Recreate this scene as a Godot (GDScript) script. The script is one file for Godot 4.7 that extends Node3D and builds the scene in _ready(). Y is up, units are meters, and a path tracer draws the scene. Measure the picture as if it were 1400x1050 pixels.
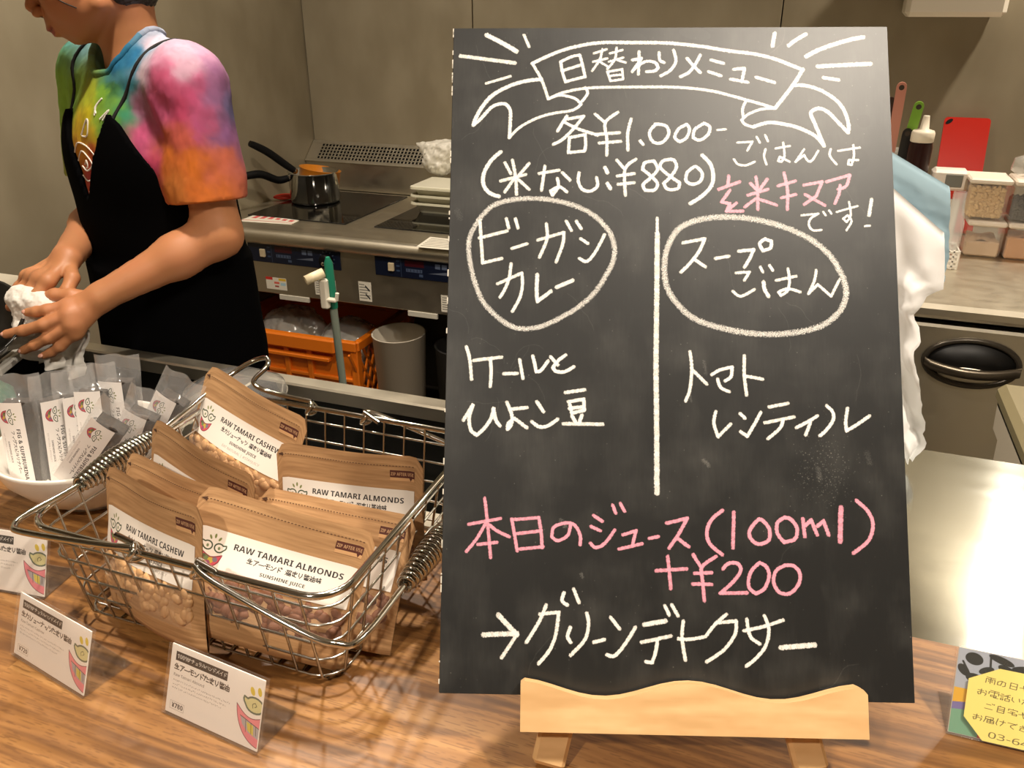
extends Node3D
# A cafe counter with a chalk menu board, snack pouches in a wire basket and a kitchen behind.
# x runs along the counter, z towards the customer, y up, metres.

var M := {}
var taken := {}
var rng := RandomNumberGenerator.new()
var nz := FastNoiseLite.new()
var ink := Color.WHITE

# ---------------------------------------------------------------- node helpers
func numbered(called: String) -> String:
	if not taken.has(called):
		taken[called] = 0
		return called
	taken[called] += 1
	return "%s_%03d" % [called, taken[called]]

func tag(o: Node, label: String, category := "", group := "", kind := "") -> Node:
	if label: o.set_meta("label", label)
	if category: o.set_meta("category", category)
	if group: o.set_meta("group", group)
	if kind: o.set_meta("kind", kind)
	return o

func thing(called: String, label: String, category: String, at := Vector3.ZERO, turn := 0.0, group := "") -> Node3D:
	var o := Node3D.new()
	o.name = numbered(called)
	add_child(o)
	o.position = at
	o.rotation.y = turn
	tag(o, label, category, group)
	return o

func part(called: String, st, material: Material, parent: Node = null) -> MeshInstance3D:
	var o := MeshInstance3D.new()
	o.name = called if parent else numbered(called)
	if st is SurfaceTool:
		st.generate_normals()
		o.mesh = st.commit()
	else:
		o.mesh = st
	o.material_override = material
	if parent: parent.add_child(o, true)
	else: add_child(o, true)
	return o

func struct(called: String, st, material: Material) -> MeshInstance3D:
	var o := part(called, st, material)
	o.set_meta("kind", "structure")
	return o

# ---------------------------------------------------------------- materials
func mat(c: Color, rough := 0.6, metal := 0.0, o := {}) -> StandardMaterial3D:
	var m := StandardMaterial3D.new()
	m.albedo_color = c
	m.roughness = rough
	m.metallic = metal
	for key in o: m.set(key, o[key])
	return m

func rgb(r: int, g: int, b: int) -> Color:
	return Color(r / 255.0, g / 255.0, b / 255.0)

func clear_mat(c: Color, a: float, rough := 0.05) -> StandardMaterial3D:
	var m := mat(Color(c.r, c.g, c.b, a), rough)
	m.transparency = BaseMaterial3D.TRANSPARENCY_ALPHA
	return m

func tex(im: Image) -> ImageTexture:
	return ImageTexture.create_from_image(im)

func tmat(im: Image, rough := 0.6, o := {}) -> StandardMaterial3D:
	var m := mat(Color.WHITE, rough, 0.0, o)
	m.albedo_texture = tex(im)
	return m

# ---------------------------------------------------------------- shapes
func begin() -> SurfaceTool:
	var st := SurfaceTool.new()
	st.begin(Mesh.PRIMITIVE_TRIANGLES)
	return st

func face(st: SurfaceTool, p: Array, out: Vector3, uv := []) -> void:
	var n := Vector3(p[1] - p[0]).cross(p[2] - p[0])
	var order := range(p.size())
	if n.dot(out) > 0.0: order.reverse()
	for i in range(1, p.size() - 1):
		for j in [order[0], order[i], order[i + 1]]:
			st.set_color(ink)
			st.set_uv(uv[j] if uv else Vector2.ZERO)
			st.add_vertex(p[j])

func box(st: SurfaceTool, c: Vector3, s: Vector3, bv := 0.002, xf := Transform3D.IDENTITY) -> void:
	st.set_smooth_group(-1)
	var h := s * 0.5
	bv = minf(bv, minf(h.x, minf(h.y, h.z)) * 0.9)
	var v := {}
	for sx in [-1, 1]:
		for sy in [-1, 1]:
			for sz in [-1, 1]:
				var g := Vector3(sx, sy, sz)
				for k in 3:
					var e := h - Vector3.ONE * bv
					e[k] = h[k]
					v[[sx, sy, sz, k]] = xf * (c + g * e)
	for k in 3:
		var i := (k + 1) % 3
		var j := (k + 2) % 3
		for a in [-1, 1]:
			var q := []
			for w in [[-1, -1], [1, -1], [1, 1], [-1, 1]]:
				var g := [0, 0, 0, k]
				g[k] = a
				g[i] = w[0]
				g[j] = w[1]
				q.append(v[g])
			var o := Vector3.ZERO
			o[k] = a
			face(st, q, xf.basis * o, [Vector2(0, 1), Vector2(1, 1), Vector2(1, 0), Vector2(0, 0)])
			for b in [-1, 1]:
				var g1 := [0, 0, 0, i]
				var g2 := [0, 0, 0, j]
				var e := []
				for t in [-1, 1]:
					g1[k] = t; g1[i] = a; g1[j] = b
					e.append(v[g1.duplicate()])
				for t in [1, -1]:
					g2[k] = t; g2[i] = a; g2[j] = b
					e.append(v[g2.duplicate()])
				o = Vector3.ZERO
				o[i] = a; o[j] = b
				face(st, e, xf.basis * o)
	for sx in [-1, 1]:
		for sy in [-1, 1]:
			for sz in [-1, 1]:
				face(st, [v[[sx, sy, sz, 0]], v[[sx, sy, sz, 1]], v[[sx, sy, sz, 2]]], xf.basis * Vector3(sx, sy, sz))

func boxes(a: Vector3, b: Vector3, bv := 0.002) -> SurfaceTool:
	var st := begin()
	box(st, (a + b) * 0.5, (b - a).abs(), bv)
	return st

func tube(st: SurfaceTool, pts: Array, r, n := 8, closed := false, tint := []) -> void:
	st.set_smooth_group(0)
	var m := pts.size()
	var rings := []
	var prev := Vector3.ZERO
	var first := Vector3.ZERO
	for i in m:
		var a: Vector3 = pts[(i - 1 + m) % m] if closed or i > 0 else pts[i]
		var b: Vector3 = pts[(i + 1) % m] if closed or i < m - 1 else pts[i]
		var t := (b - a).normalized()
		if prev == Vector3.ZERO:
			prev = t.cross(Vector3.UP if absf(t.y) < 0.9 else Vector3.RIGHT).normalized()
			first = prev
		prev = (prev - t * prev.dot(t)).normalized()
		var q := t.cross(prev)
		var rad: float = r[i] if r is Array else r
		var ring := []
		for k in n:
			var an := TAU * k / n
			ring.append(pts[i] + (prev * cos(an) + q * sin(an)) * rad)
		rings.append(ring)
	for i in (m if closed else m - 1):
		var c: Array = rings[i]
		var d: Array = rings[(i + 1) % m]
		if tint: ink = tint[i]
		for k in n:
			var k2 := (k + 1) % n
			face(st, [c[k], c[k2], d[k2], d[k]], (c[k] + c[k2]) * 0.5 - pts[i])
	ink = Color.WHITE
	if not closed:
		st.set_smooth_group(-1)
		face(st, rings[0], pts[0] - pts[1])
		face(st, rings[m - 1], pts[m - 1] - pts[m - 2])

func lathe(st: SurfaceTool, prof: Array, n := 32, xf := Transform3D.IDENTITY, smooth := true) -> void:
	st.set_smooth_group(0 if smooth else -1)
	for i in prof.size() - 1:
		var a: Vector2 = prof[i]
		var b: Vector2 = prof[i + 1]
		var nn := Vector2(b.y - a.y, a.x - b.x)
		for k in n:
			var u := TAU * k / n
			var w := TAU * (k + 1) / n
			var out := xf.basis * Vector3(cos(u) * nn.x, nn.y, sin(u) * nn.x)
			var q := []
			var uv := []
			for s in [[a, u, i, k], [a, w, i, k + 1], [b, w, i + 1, k + 1], [b, u, i + 1, k]]:
				q.append(xf * Vector3(cos(s[1]) * s[0].x, s[0].y, sin(s[1]) * s[0].x))
				uv.append(Vector2(float(s[3]) / n, float(s[2]) / (prof.size() - 1)))
			if a.x < 1e-6: face(st, [q[0], q[2], q[3]], out, [uv[0], uv[2], uv[3]])
			elif b.x < 1e-6: face(st, [q[0], q[1], q[2]], out, [uv[0], uv[1], uv[2]])
			else: face(st, q, out, uv)

func sheet(st: SurfaceTool, nu: int, nv: int, fn: Callable, up := Vector3.ZERO) -> void:
	st.set_smooth_group(0)
	var g := []
	for j in nv + 1:
		for i in nu + 1:
			g.append(fn.call(float(i) / nu, float(j) / nv))
	for j in nv:
		for i in nu:
			var a := j * (nu + 1) + i
			var ids := [a, a + 1, a + nu + 2, a + nu + 1]
			var uv := [Vector2(i, j) / Vector2(nu, nv), Vector2(i + 1, j) / Vector2(nu, nv), Vector2(i + 1, j + 1) / Vector2(nu, nv), Vector2(i, j + 1) / Vector2(nu, nv)]
			var p := [g[ids[0]], g[ids[1]], g[ids[2]], g[ids[3]]]
			var order := [0, 1, 2, 0, 2, 3]
			if up != Vector3.ZERO and Vector3(p[1] - p[0]).cross(p[2] - p[0]).dot(up) > 0.0: order = [0, 2, 1, 0, 3, 2]
			for o in order:
				st.set_color(ink)
				st.set_uv(uv[o])
				st.add_vertex(p[o])

func prism(st: SurfaceTool, poly: Array, depth: float, xf := Transform3D.IDENTITY) -> void:
	# poly of Vector2 in x and y, thickness along z from 0 to depth
	st.set_smooth_group(-1)
	var tri := Geometry2D.triangulate_polygon(PackedVector2Array(poly))
	for z in [0.0, depth]:
		for i in range(0, tri.size(), 3):
			var q := []
			for j in 3: q.append(xf * Vector3(poly[tri[i + j]].x, poly[tri[i + j]].y, z))
			face(st, q, xf.basis * Vector3(0, 0, 1 if z > 0.0 else -1))
	var mid := Vector2.ZERO
	for p in poly: mid += p / poly.size()
	var turn := 0.0
	for i in poly.size(): turn += Vector2(poly[i]).cross(poly[(i + 1) % poly.size()])
	for i in poly.size():
		var a: Vector2 = poly[i]
		var b: Vector2 = poly[(i + 1) % poly.size()]
		var o := Vector2(b.y - a.y, a.x - b.x) * signf(turn)
		face(st, [xf * Vector3(a.x, a.y, 0), xf * Vector3(b.x, b.y, 0), xf * Vector3(b.x, b.y, depth), xf * Vector3(a.x, a.y, depth)], xf.basis * Vector3(o.x, o.y, 0))

func ball(st: SurfaceTool, c: Vector3, r: Vector3, n := 10, b := Basis.IDENTITY) -> void:
	var prof := []
	var h := n / 2
	for i in h + 1:
		var t := PI * i / h - PI / 2
		prof.append(Vector2(maxf(0.0, cos(t)), sin(t)))
	lathe(st, prof, n, Transform3D(b * Basis.from_scale(r), c))

func curve(pts: Array, step := 6) -> Array:
	# Catmull-Rom through the points
	var out := []
	for i in pts.size() - 1:
		var p0 = pts[maxi(i - 1, 0)]
		var p1 = pts[i]
		var p2 = pts[i + 1]
		var p3 = pts[mini(i + 2, pts.size() - 1)]
		for k in step:
			var t := float(k) / step
			out.append(p1.cubic_interpolate(p2, p0, p3, t))
	out.append(pts[-1])
	return out

# rounded rectangle in the xz plane
func round_rect(x0: float, x1: float, z0: float, z1: float, y: float, r: float, n := 5) -> Array:
	var out := []
	for c in [[x1 - r, z1 - r, 0.0], [x0 + r, z1 - r, 0.25], [x0 + r, z0 + r, 0.5], [x1 - r, z0 + r, 0.75]]:
		for k in n + 1:
			var a: float = TAU * (c[2] + 0.25 * k / n)
			out.append(Vector3(c[0] + r * cos(a), y, c[1] + r * sin(a)))
	return out

# ---------------------------------------------------------------- distance fields to meshes
func cone(a: Vector3, b: Vector3, ra: float, rb: float, k := 0.02) -> Array:
	return [0, a, b, ra, rb, k]

func egg(c: Vector3, r: Vector3, k := 0.015, basis := Basis.IDENTITY) -> Array:
	return [1, c, r, basis.inverse(), 0.0, k]

func dist(prims: Array, p: Vector3) -> float:
	var d := 1e3
	for s in prims:
		var e: float
		if s[0] == 0:
			var pa: Vector3 = p - s[1]
			var ba: Vector3 = s[2] - s[1]
			var h := clampf(pa.dot(ba) / maxf(ba.length_squared(), 1e-9), 0.0, 1.0)
			e = (pa - ba * h).length() - lerpf(s[3], s[4], h)
		else:
			var q: Vector3 = s[3] * (p - s[1])
			var k0: float = (q / s[2]).length()
			var k1: float = (q / (s[2] * s[2])).length()
			e = k0 * (k0 - 1.0) / maxf(k1, 1e-6)
		var w: float = maxf(s[5] - absf(d - e), 0.0) / s[5]
		d = minf(d, e) - w * w * s[5] * 0.25
	return d

func nets(out: Dictionary, fn: Callable, lo: Vector3, hi: Vector3, cell: float, paint = null) -> void:
	# surface nets: one vertex in each crossed cell, one quad round each crossed edge
	var n := Vector3i(((hi - lo) / cell).ceil()) + Vector3i.ONE * 2
	var sx := 1
	var sy := n.x
	var sz := n.x * n.y
	var val := PackedFloat32Array()
	val.resize(n.x * n.y * n.z)
	val.fill(9.0)
	var live := []
	var B := 4
	var reach := cell * B * 0.9 + cell * 2.0
	for bz in range(0, n.z, B):
		for by in range(0, n.y, B):
			for bx in range(0, n.x, B):
				var c := lo + Vector3(bx + B * 0.5, by + B * 0.5, bz + B * 0.5) * cell
				var d: float = fn.call(c)
				if absf(d) > reach * 1.6:
					if d < 0.0:
						for z in range(bz, mini(bz + B, n.z)):
							for y in range(by, mini(by + B, n.y)):
								for x in range(bx, mini(bx + B, n.x)): val[x + y * sy + z * sz] = -9.0
					continue
				live.append(Vector3i(bx, by, bz))
				for z in range(bz, mini(bz + B, n.z)):
					for y in range(by, mini(by + B, n.y)):
						for x in range(bx, mini(bx + B, n.x)):
							val[x + y * sy + z * sz] = fn.call(lo + Vector3(x, y, z) * cell)
	var at := {}
	var V: PackedVector3Array = out.v
	var N: PackedVector3Array = out.n
	var C: PackedColorArray = out.c
	var I: PackedInt32Array = out.i
	var cells := []
	for b in live:
		for z in range(b.z, mini(b.z + B, n.z - 1)):
			for y in range(b.y, mini(b.y + B, n.y - 1)):
				for x in range(b.x, mini(b.x + B, n.x - 1)):
					var o: int = x + y * sy + z * sz
					var inside := 0
					for k in 8:
						if val[o + (k & 1) * sx + ((k >> 1) & 1) * sy + (k >> 2) * sz] < 0.0: inside += 1
					if inside == 0 or inside == 8: continue
					var sum := Vector3.ZERO
					var cnt := 0
					for e in [[0, 1], [2, 3], [4, 5], [6, 7], [0, 2], [1, 3], [4, 6], [5, 7], [0, 4], [1, 5], [2, 6], [3, 7]]:
						var ea: int = e[0]
						var eb: int = e[1]
						var va := val[o + (ea & 1) * sx + ((ea >> 1) & 1) * sy + (ea >> 2) * sz]
						var vb := val[o + (eb & 1) * sx + ((eb >> 1) & 1) * sy + (eb >> 2) * sz]
						if (va < 0.0) == (vb < 0.0): continue
						var t := va / (va - vb)
						var pa := Vector3(ea & 1, (ea >> 1) & 1, ea >> 2)
						var pb := Vector3(eb & 1, (eb >> 1) & 1, eb >> 2)
						sum += pa.lerp(pb, t)
						cnt += 1
					var p := lo + (Vector3(x, y, z) + sum / cnt) * cell
					var h := cell * 0.5
					var g := Vector3(fn.call(p + Vector3(h, 0, 0)) - fn.call(p - Vector3(h, 0, 0)), fn.call(p + Vector3(0, h, 0)) - fn.call(p - Vector3(0, h, 0)), fn.call(p + Vector3(0, 0, h)) - fn.call(p - Vector3(0, 0, h)))
					at[o] = V.size()
					V.append(p)
					N.append(g.normalized())
					C.append(paint.call(p, g) if paint != null else Color.WHITE)
					cells.append(o)
	var step := [sx, sy, sz]
	for o in cells:
		for k in 3:
			var u: int = step[(k + 1) % 3]
			var w: int = step[(k + 2) % 3]
			var s0 := val[o] < 0.0
			var s1: bool = val[o + step[k]] < 0.0
			if s0 == s1: continue
			var q := [o, o - u, o - u - w, o - w]
			var ok := true
			for x in q:
				if not at.has(x): ok = false
			if not ok: continue
			var t := [at[q[0]], at[q[1]], at[q[2]], at[q[3]]]
			if s0: I.append_array([t[0], t[2], t[1], t[0], t[3], t[2]])
			else: I.append_array([t[0], t[1], t[2], t[0], t[2], t[3]])
	out.v = V
	out.n = N
	out.c = C
	out.i = I

func net_new() -> Dictionary:
	return {"v": PackedVector3Array(), "n": PackedVector3Array(), "c": PackedColorArray(), "i": PackedInt32Array()}

func net_mesh(o: Dictionary) -> ArrayMesh:
	var a := []
	a.resize(Mesh.ARRAY_MAX)
	a[Mesh.ARRAY_VERTEX] = o.v
	a[Mesh.ARRAY_NORMAL] = o.n
	a[Mesh.ARRAY_COLOR] = o.c
	a[Mesh.ARRAY_INDEX] = o.i
	var m := ArrayMesh.new()
	m.add_surface_from_arrays(Mesh.PRIMITIVE_TRIANGLES, a)
	return m

# ---------------------------------------------------------------- drawing print into images
func blank(w: int, h: int, c: Color) -> Image:
	var im := Image.create_empty(w, h, false, Image.FORMAT_RGB8)
	im.fill(c)
	return im

func seg(im: Image, a: Vector2, b: Vector2, w: float, c: Color, grain := 0.0) -> void:
	var r := w * 0.5 + 1.0
	var x0 := maxi(0, int(minf(a.x, b.x) - r))
	var x1 := mini(im.get_width() - 1, int(maxf(a.x, b.x) + r) + 1)
	var y0 := maxi(0, int(minf(a.y, b.y) - r))
	var y1 := mini(im.get_height() - 1, int(maxf(a.y, b.y) + r) + 1)
	var d := b - a
	var l := maxf(d.length_squared(), 1e-6)
	for y in range(y0, y1 + 1):
		for x in range(x0, x1 + 1):
			var p := Vector2(x + 0.5, y + 0.5) - a
			var e := (p - d * clampf(p.dot(d) / l, 0.0, 1.0)).length()
			if e > r: continue
			var k := 0.0
			var f := 1.0
			if grain > 0.0:
				k = nz.get_noise_2d(x * 9.0, y * 9.0)
				e += k * grain * w * 0.35
				f = clampf(1.15 - grain * 0.5 + nz.get_noise_2d(x * 23.0 + 900.0, y * 23.0) * grain * 1.6 - maxf(0.0, e / (w * 0.5) - 0.6) * grain, 0.0, 1.0)
			k = clampf(w * 0.5 - e + 0.5, 0.0, 1.0) * f * c.a
			if k > 0.0: im.set_pixel(x, y, im.get_pixel(x, y).lerp(Color(c.r, c.g, c.b), k))

func line(im: Image, pts: Array, w: float, c: Color, grain := 0.0) -> void:
	for i in pts.size() - 1: seg(im, pts[i], pts[i + 1], w, c, grain)

func bend(pts: Array) -> Array:
	# smooth the gentle turns of a stroke and keep its sharp corners
	var out := []
	for i in pts.size() - 1:
		var p1: Vector2 = pts[i]
		var p2: Vector2 = pts[i + 1]
		var p0: Vector2 = pts[i - 1] if i > 0 else p1
		var p3: Vector2 = pts[i + 2] if i + 2 < pts.size() else p2
		if (p1 - p0).normalized().dot((p2 - p1).normalized()) < 0.35: p0 = p1
		if (p2 - p1).normalized().dot((p3 - p2).normalized()) < 0.35: p3 = p2
		for k in 5: out.append(p1.cubic_interpolate(p2, p0, p3, k / 5.0))
	out.append(pts[-1])
	return out

func blob(im: Image, c: Vector2, r: Vector2, col: Color, turn := 0.0) -> void:
	var m := maxf(r.x, r.y) + 1.0
	for y in range(maxi(0, int(c.y - m)), mini(im.get_height(), int(c.y + m) + 1)):
		for x in range(maxi(0, int(c.x - m)), mini(im.get_width(), int(c.x + m) + 1)):
			var p := (Vector2(x + 0.5, y + 0.5) - c).rotated(-turn) / r
			var k := clampf((1.0 - p.length()) * minf(r.x, r.y) + 0.5, 0.0, 1.0) * col.a
			if k > 0.0: im.set_pixel(x, y, im.get_pixel(x, y).lerp(Color(col.r, col.g, col.b), k))

func area(im: Image, poly: Array, col: Color) -> void:
	var pp := PackedVector2Array(poly)
	var lo: Vector2 = pp[0]
	var hi: Vector2 = pp[0]
	for p in pp:
		lo = lo.min(p)
		hi = hi.max(p)
	for y in range(maxi(0, int(lo.y)), mini(im.get_height(), int(hi.y) + 1)):
		for x in range(maxi(0, int(lo.x)), mini(im.get_width(), int(hi.x) + 1)):
			if Geometry2D.is_point_in_polygon(Vector2(x + 0.5, y + 0.5), pp): im.set_pixel(x, y, im.get_pixel(x, y).lerp(Color(col.r, col.g, col.b), col.a))

# strokes of the Japanese letters on a ten by ten grid, "xy xy xy" for each stroke
const KANA := {
	"生": ["30 04", "23 83", "25 75", "08 98", "50 58"], "カ": ["13 83 79 68", "40 43 18"], "シ": ["11 33", "14 36", "19 59 92"],
	"ュ": ["35 75 68", "29 89"], "ー": ["05 95"], "ナ": ["03 93", "50 55 29"], "ッ": ["25 37", "45 57", "85 79 59"], "ツ": ["11 24", "41 54", "92 86 49"],
	"溜": ["11 22", "04 15", "09 26", "31 34 54", "31 51", "61 91 84 75", "62 54", "36 96 99 39 36", "66 69", "37 97"], "ま": ["12 92", "14 84", "50 58 28 26 48 89"],
	"り": ["21 25 37", "71 75 49"], "醤": ["10 14", "30 34", "13 43", "52 92", "60 55", "81 74", "16 96", "26 29 89 86", "46 47", "66 67", "28 88"],
	"油": ["11 22", "04 15", "09 26", "33 93 99 39 33", "60 69", "36 96"], "味": ["12 17 37 32 12", "52 92", "45 95", "70 79", "65 48", "75 98"],
	"ア": ["11 91 64", "53 56 29"], "モ": ["21 81", "04 94", "41 48 88"], "ン": ["12 34", "18 48 92"], "ド": ["31 39", "34 76", "60 72", "80 92"],
	"チ": ["71 22", "04 94", "52 56 29"], "ラ": ["21 81", "14 84 76 39"], "ル": ["31 35 08", "61 68 94"], "ハ": ["32 08", "62 98"], "メ": ["80 55 08", "33 88"],
	"イ": ["80 44 05", "54 59"], "た": ["02 62", "30 08", "54 94", "48 58 98"], "フ": ["12 82 75 39"], "ィ": ["84 57 36", "57 59"],
	"グ": ["30 05", "22 72 66 29", "70 81", "90 92"], "ス": ["12 82 55 09", "55 99"], "ピ": ["21 28 88", "25 75", "80 91 82 71 80"], "リ": ["21 25", "71 75 49"],
	"バ": ["32 08", "62 98", "70 82", "90 92"], "雨": ["11 91", "13 19", "13 93 99", "51 59", "34 45", "36 47", "64 75", "66 77"], "の": ["52 48 18 14 42 83 88 69"],
	"日": ["21 29 89 81 21", "25 85"], "や": ["05 44 74 86 65", "31 43", "32 59"], "お": ["03 53", "31 38 19 06 55 86 79", "72 84"],
	"電": ["10 90", "02 05", "02 92 95", "50 55", "26 76 78 28 26", "56 59 99"], "話": ["11 31", "03 43", "15 35", "17 37 39 19 17", "90 52", "43 93", "71 75", "56 96 99 59 56"],
	"い": ["12 16 38", "72 86"], "だ": ["02 52", "30 08", "54 84", "48 58 98", "70 81", "90 91"], "ご": ["22 62", "18 38 88", "70 81", "90 91"],
	"自": ["40 31", "21 81 89 29 21", "24 84", "26 86"], "宅": ["50 51", "11 13", "11 91 92", "74 34", "16 96", "54 58 98 96"], "オ": ["03 93", "60 69 58", "63 18"],
	"届": ["11 81 84 14", "11 15 09", "35 95 99 39 35", "63 69", "37 97"], "け": ["20 17 29", "43 93", "71 75 59"], "で": ["12 82 45 47 79", "72 83", "91 92"], "き": ["23 83", "25 85", "41 76", "36 28 79"],
}

func kana(im: Image, text: String, at: Vector2, size: float, w: float, c: Color, adv := 1.08, turn := 0.0) -> void:
	var x := 0.0
	for ch in text:
		if KANA.has(ch):
			for s in KANA[ch]:
				var pts := []
				for q in s.split(" "):
					pts.append(at + (Vector2(x, 0) + Vector2(int(q[0]), int(q[1])) * size / 9.5).rotated(turn))
				line(im, pts, w, c)
		x += size * (adv if ch != " " else 0.6)

func latin(im: Image, text: String, at: Vector2, size: float, c: Color, bold := true, turn := 0.0, wide := 1.0, align := 0) -> void:
	# size is the height of the capitals in pixels, at is the left end of the baseline
	var f := SystemFont.new()
	f.font_names = PackedStringArray(["Droid Sans"])
	f.font_weight = 700 if bold else 400
	var t := TextMesh.new()
	t.font = f
	t.text = text
	t.font_size = 64
	t.pixel_size = 1.0
	t.depth = 0.0
	t.curve_step = 4.0
	t.horizontal_alignment = HORIZONTAL_ALIGNMENT_LEFT
	t.vertical_alignment = VERTICAL_ALIGNMENT_BOTTOM
	var arr := t.get_mesh_arrays()
	var V: PackedVector3Array = arr[Mesh.ARRAY_VERTEX]
	var I: PackedInt32Array = arr[Mesh.ARRAY_INDEX]
	if V.is_empty(): return
	var k := size / 46.0
	var x0 := 1e9
	var x1 := -1e9
	for v in V:
		x0 = minf(x0, v.x)
		x1 = maxf(x1, v.x)
	var base := _baseline(f)
	var off := x0 + (x1 - x0) * 0.5 * align
	var q := PackedVector2Array()
	for v in V: q.append(at + Vector2((v.x - off) * k * wide, -(v.y - base) * k).rotated(turn))
	for i in range(0, I.size(), 3):
		_tri(im, q[I[i]], q[I[i + 1]], q[I[i + 2]], c)

var _base := {}
func _baseline(f: SystemFont) -> float:
	if not _base.has(f.font_weight):
		var t := TextMesh.new()
		t.font = f
		t.text = "H"
		t.font_size = 64
		t.pixel_size = 1.0
		t.depth = 0.0
		t.vertical_alignment = VERTICAL_ALIGNMENT_BOTTOM
		var y := 1e9
		for v in t.get_mesh_arrays()[Mesh.ARRAY_VERTEX]: y = minf(y, v.y)
		_base[f.font_weight] = y
	return _base[f.font_weight]

func _tri(im: Image, a: Vector2, b: Vector2, d: Vector2, c: Color) -> void:
	var ar := (b - a).cross(d - a)
	if absf(ar) < 1e-4: return
	var lo := a.min(b).min(d)
	var hi := a.max(b).max(d)
	for y in range(maxi(0, int(lo.y)), mini(im.get_height(), int(hi.y) + 1)):
		for x in range(maxi(0, int(lo.x)), mini(im.get_width(), int(hi.x) + 1)):
			var n := 0
			for sy in 3:
				for sx in 3:
					var p := Vector2(x + (sx + 0.5) / 3.0, y + (sy + 0.5) / 3.0)
					var u := (b - a).cross(p - a) / ar
					var v := (p - a).cross(d - a) / ar
					if u >= 0.0 and v >= 0.0 and u + v <= 1.0: n += 1
			if n: im.set_pixel(x, y, im.get_pixel(x, y).lerp(c, n / 9.0))

# ---------------------------------------------------------------- the scene
func _ready() -> void:
	rng.seed = 7
	nz.seed = 3
	nz.noise_type = FastNoiseLite.TYPE_SIMPLEX
	nz.frequency = 0.02

	var cam := Camera3D.new()
	cam.name = "camera"
	add_child(cam)
	cam.position = Vector3(0, 1.46, 0)
	cam.rotation_degrees = Vector3(-24.6, 20.0, 0)
	cam.fov = rad_to_deg(2.0 * atan(525.0 / 1120.0))
	cam.near = 0.02
	cam.current = true

	var we := WorldEnvironment.new()
	we.name = "world"
	var env := Environment.new()
	env.background_mode = Environment.BG_COLOR
	env.background_color = Color.BLACK
	env.ambient_light_source = Environment.AMBIENT_SOURCE_DISABLED
	env.tonemap_mode = Environment.TONE_MAPPER_LINEAR
	env.tonemap_exposure = 1.14
	env.sdfgi_enabled = true
	env.ssao_enabled = true
	env.ssil_enabled = true
	we.environment = env
	add_child(we)

	# ceiling downlights: x, z, energy
	for d in [[-0.75, -0.95, 2.3, 62.0, "round recessed ceiling downlight over the sink and the person"], [0.85, -2.62, 3.4, 62.0, "round recessed ceiling downlight over the refrigerated counter near the back wall"], [0.66, -0.35, 2.7, 62.0, "round recessed ceiling downlight over the hanging towels"], [-1.3, -1.75, 1.7, 62.0, "round recessed ceiling downlight over the kitchen aisle by the stove"], [0.33, -0.18, 0.8, 62.0, "round recessed ceiling downlight over the menu board"], [-0.6, 0.95, 2.6, 62.0, "round recessed ceiling downlight over the customer side of the counter"]]:
		downlight(Vector3(d[0], 2.6, d[1]), d[2], d[3], d[4])

	materials()
	room()
	counter()
	stove()
	right_kitchen()
	menu_board()
	wire_basket()
	pouches()
	snack_bowl()
	price_cards()
	kitchen_things()
	barista()

func downlight(p: Vector3, energy: float, angle: float, lamp_label: String) -> void:
	var t := thing("ceiling_downlight", lamp_label, "light", p, 0.0, "ceiling downlights")
	var st := begin()
	lathe(st, [Vector2(0.075, -0.002), Vector2(0.075, -0.012), Vector2(0.055, -0.012), Vector2(0.05, 0.0)], 32)
	part("trim_ring", st, mat(Color(0.85, 0.85, 0.83), 0.4), t)
	st = begin()
	lathe(st, [Vector2(0.0, -0.003), Vector2(0.05, -0.003)], 32)
	part("lens", st, mat(Color.WHITE, 0.5, 0.0, {"emission_enabled": true, "emission": Color(1.0, 0.92, 0.8), "emission_energy_multiplier": 6.0}), t)
	var l := SpotLight3D.new()
	l.name = "lamp"
	l.position = Vector3(0, -0.02, 0)
	l.rotation_degrees = Vector3(-90, 0, 0)
	l.light_color = Color(1.0, 0.945, 0.87)
	l.light_energy = energy
	l.light_size = 0.05
	l.spot_range = 9.0
	l.spot_angle = angle
	l.spot_attenuation = 2.0
	l.spot_angle_attenuation = 0.5
	l.shadow_enabled = true
	t.add_child(l)

func noise_image(w: int, h: int, a: Color, b: Color, fx: float, fy: float, oct := 3, seed_ := 1, gain := 1.0) -> Image:
	var n := FastNoiseLite.new()
	n.seed = seed_
	n.noise_type = FastNoiseLite.TYPE_SIMPLEX
	n.frequency = 1.0
	n.fractal_type = FastNoiseLite.FRACTAL_FBM
	n.fractal_octaves = oct
	var im := blank(w, h, a)
	for y in h:
		for x in w:
			# wraps round in both directions
			var u := float(x) / w
			var v := float(y) / h
			var k := n.get_noise_2d(u * fx, v * fy) * (1.0 - u) + n.get_noise_2d((u - 1.0) * fx, v * fy) * u
			var k2 := n.get_noise_2d(u * fx, (v - 1.0) * fy) * (1.0 - u) + n.get_noise_2d((u - 1.0) * fx, (v - 1.0) * fy) * u
			k = k * (1.0 - v) + k2 * v
			im.set_pixel(x, y, a.lerp(b, clampf(0.5 + k * gain, 0.0, 1.0)))
	return im

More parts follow.
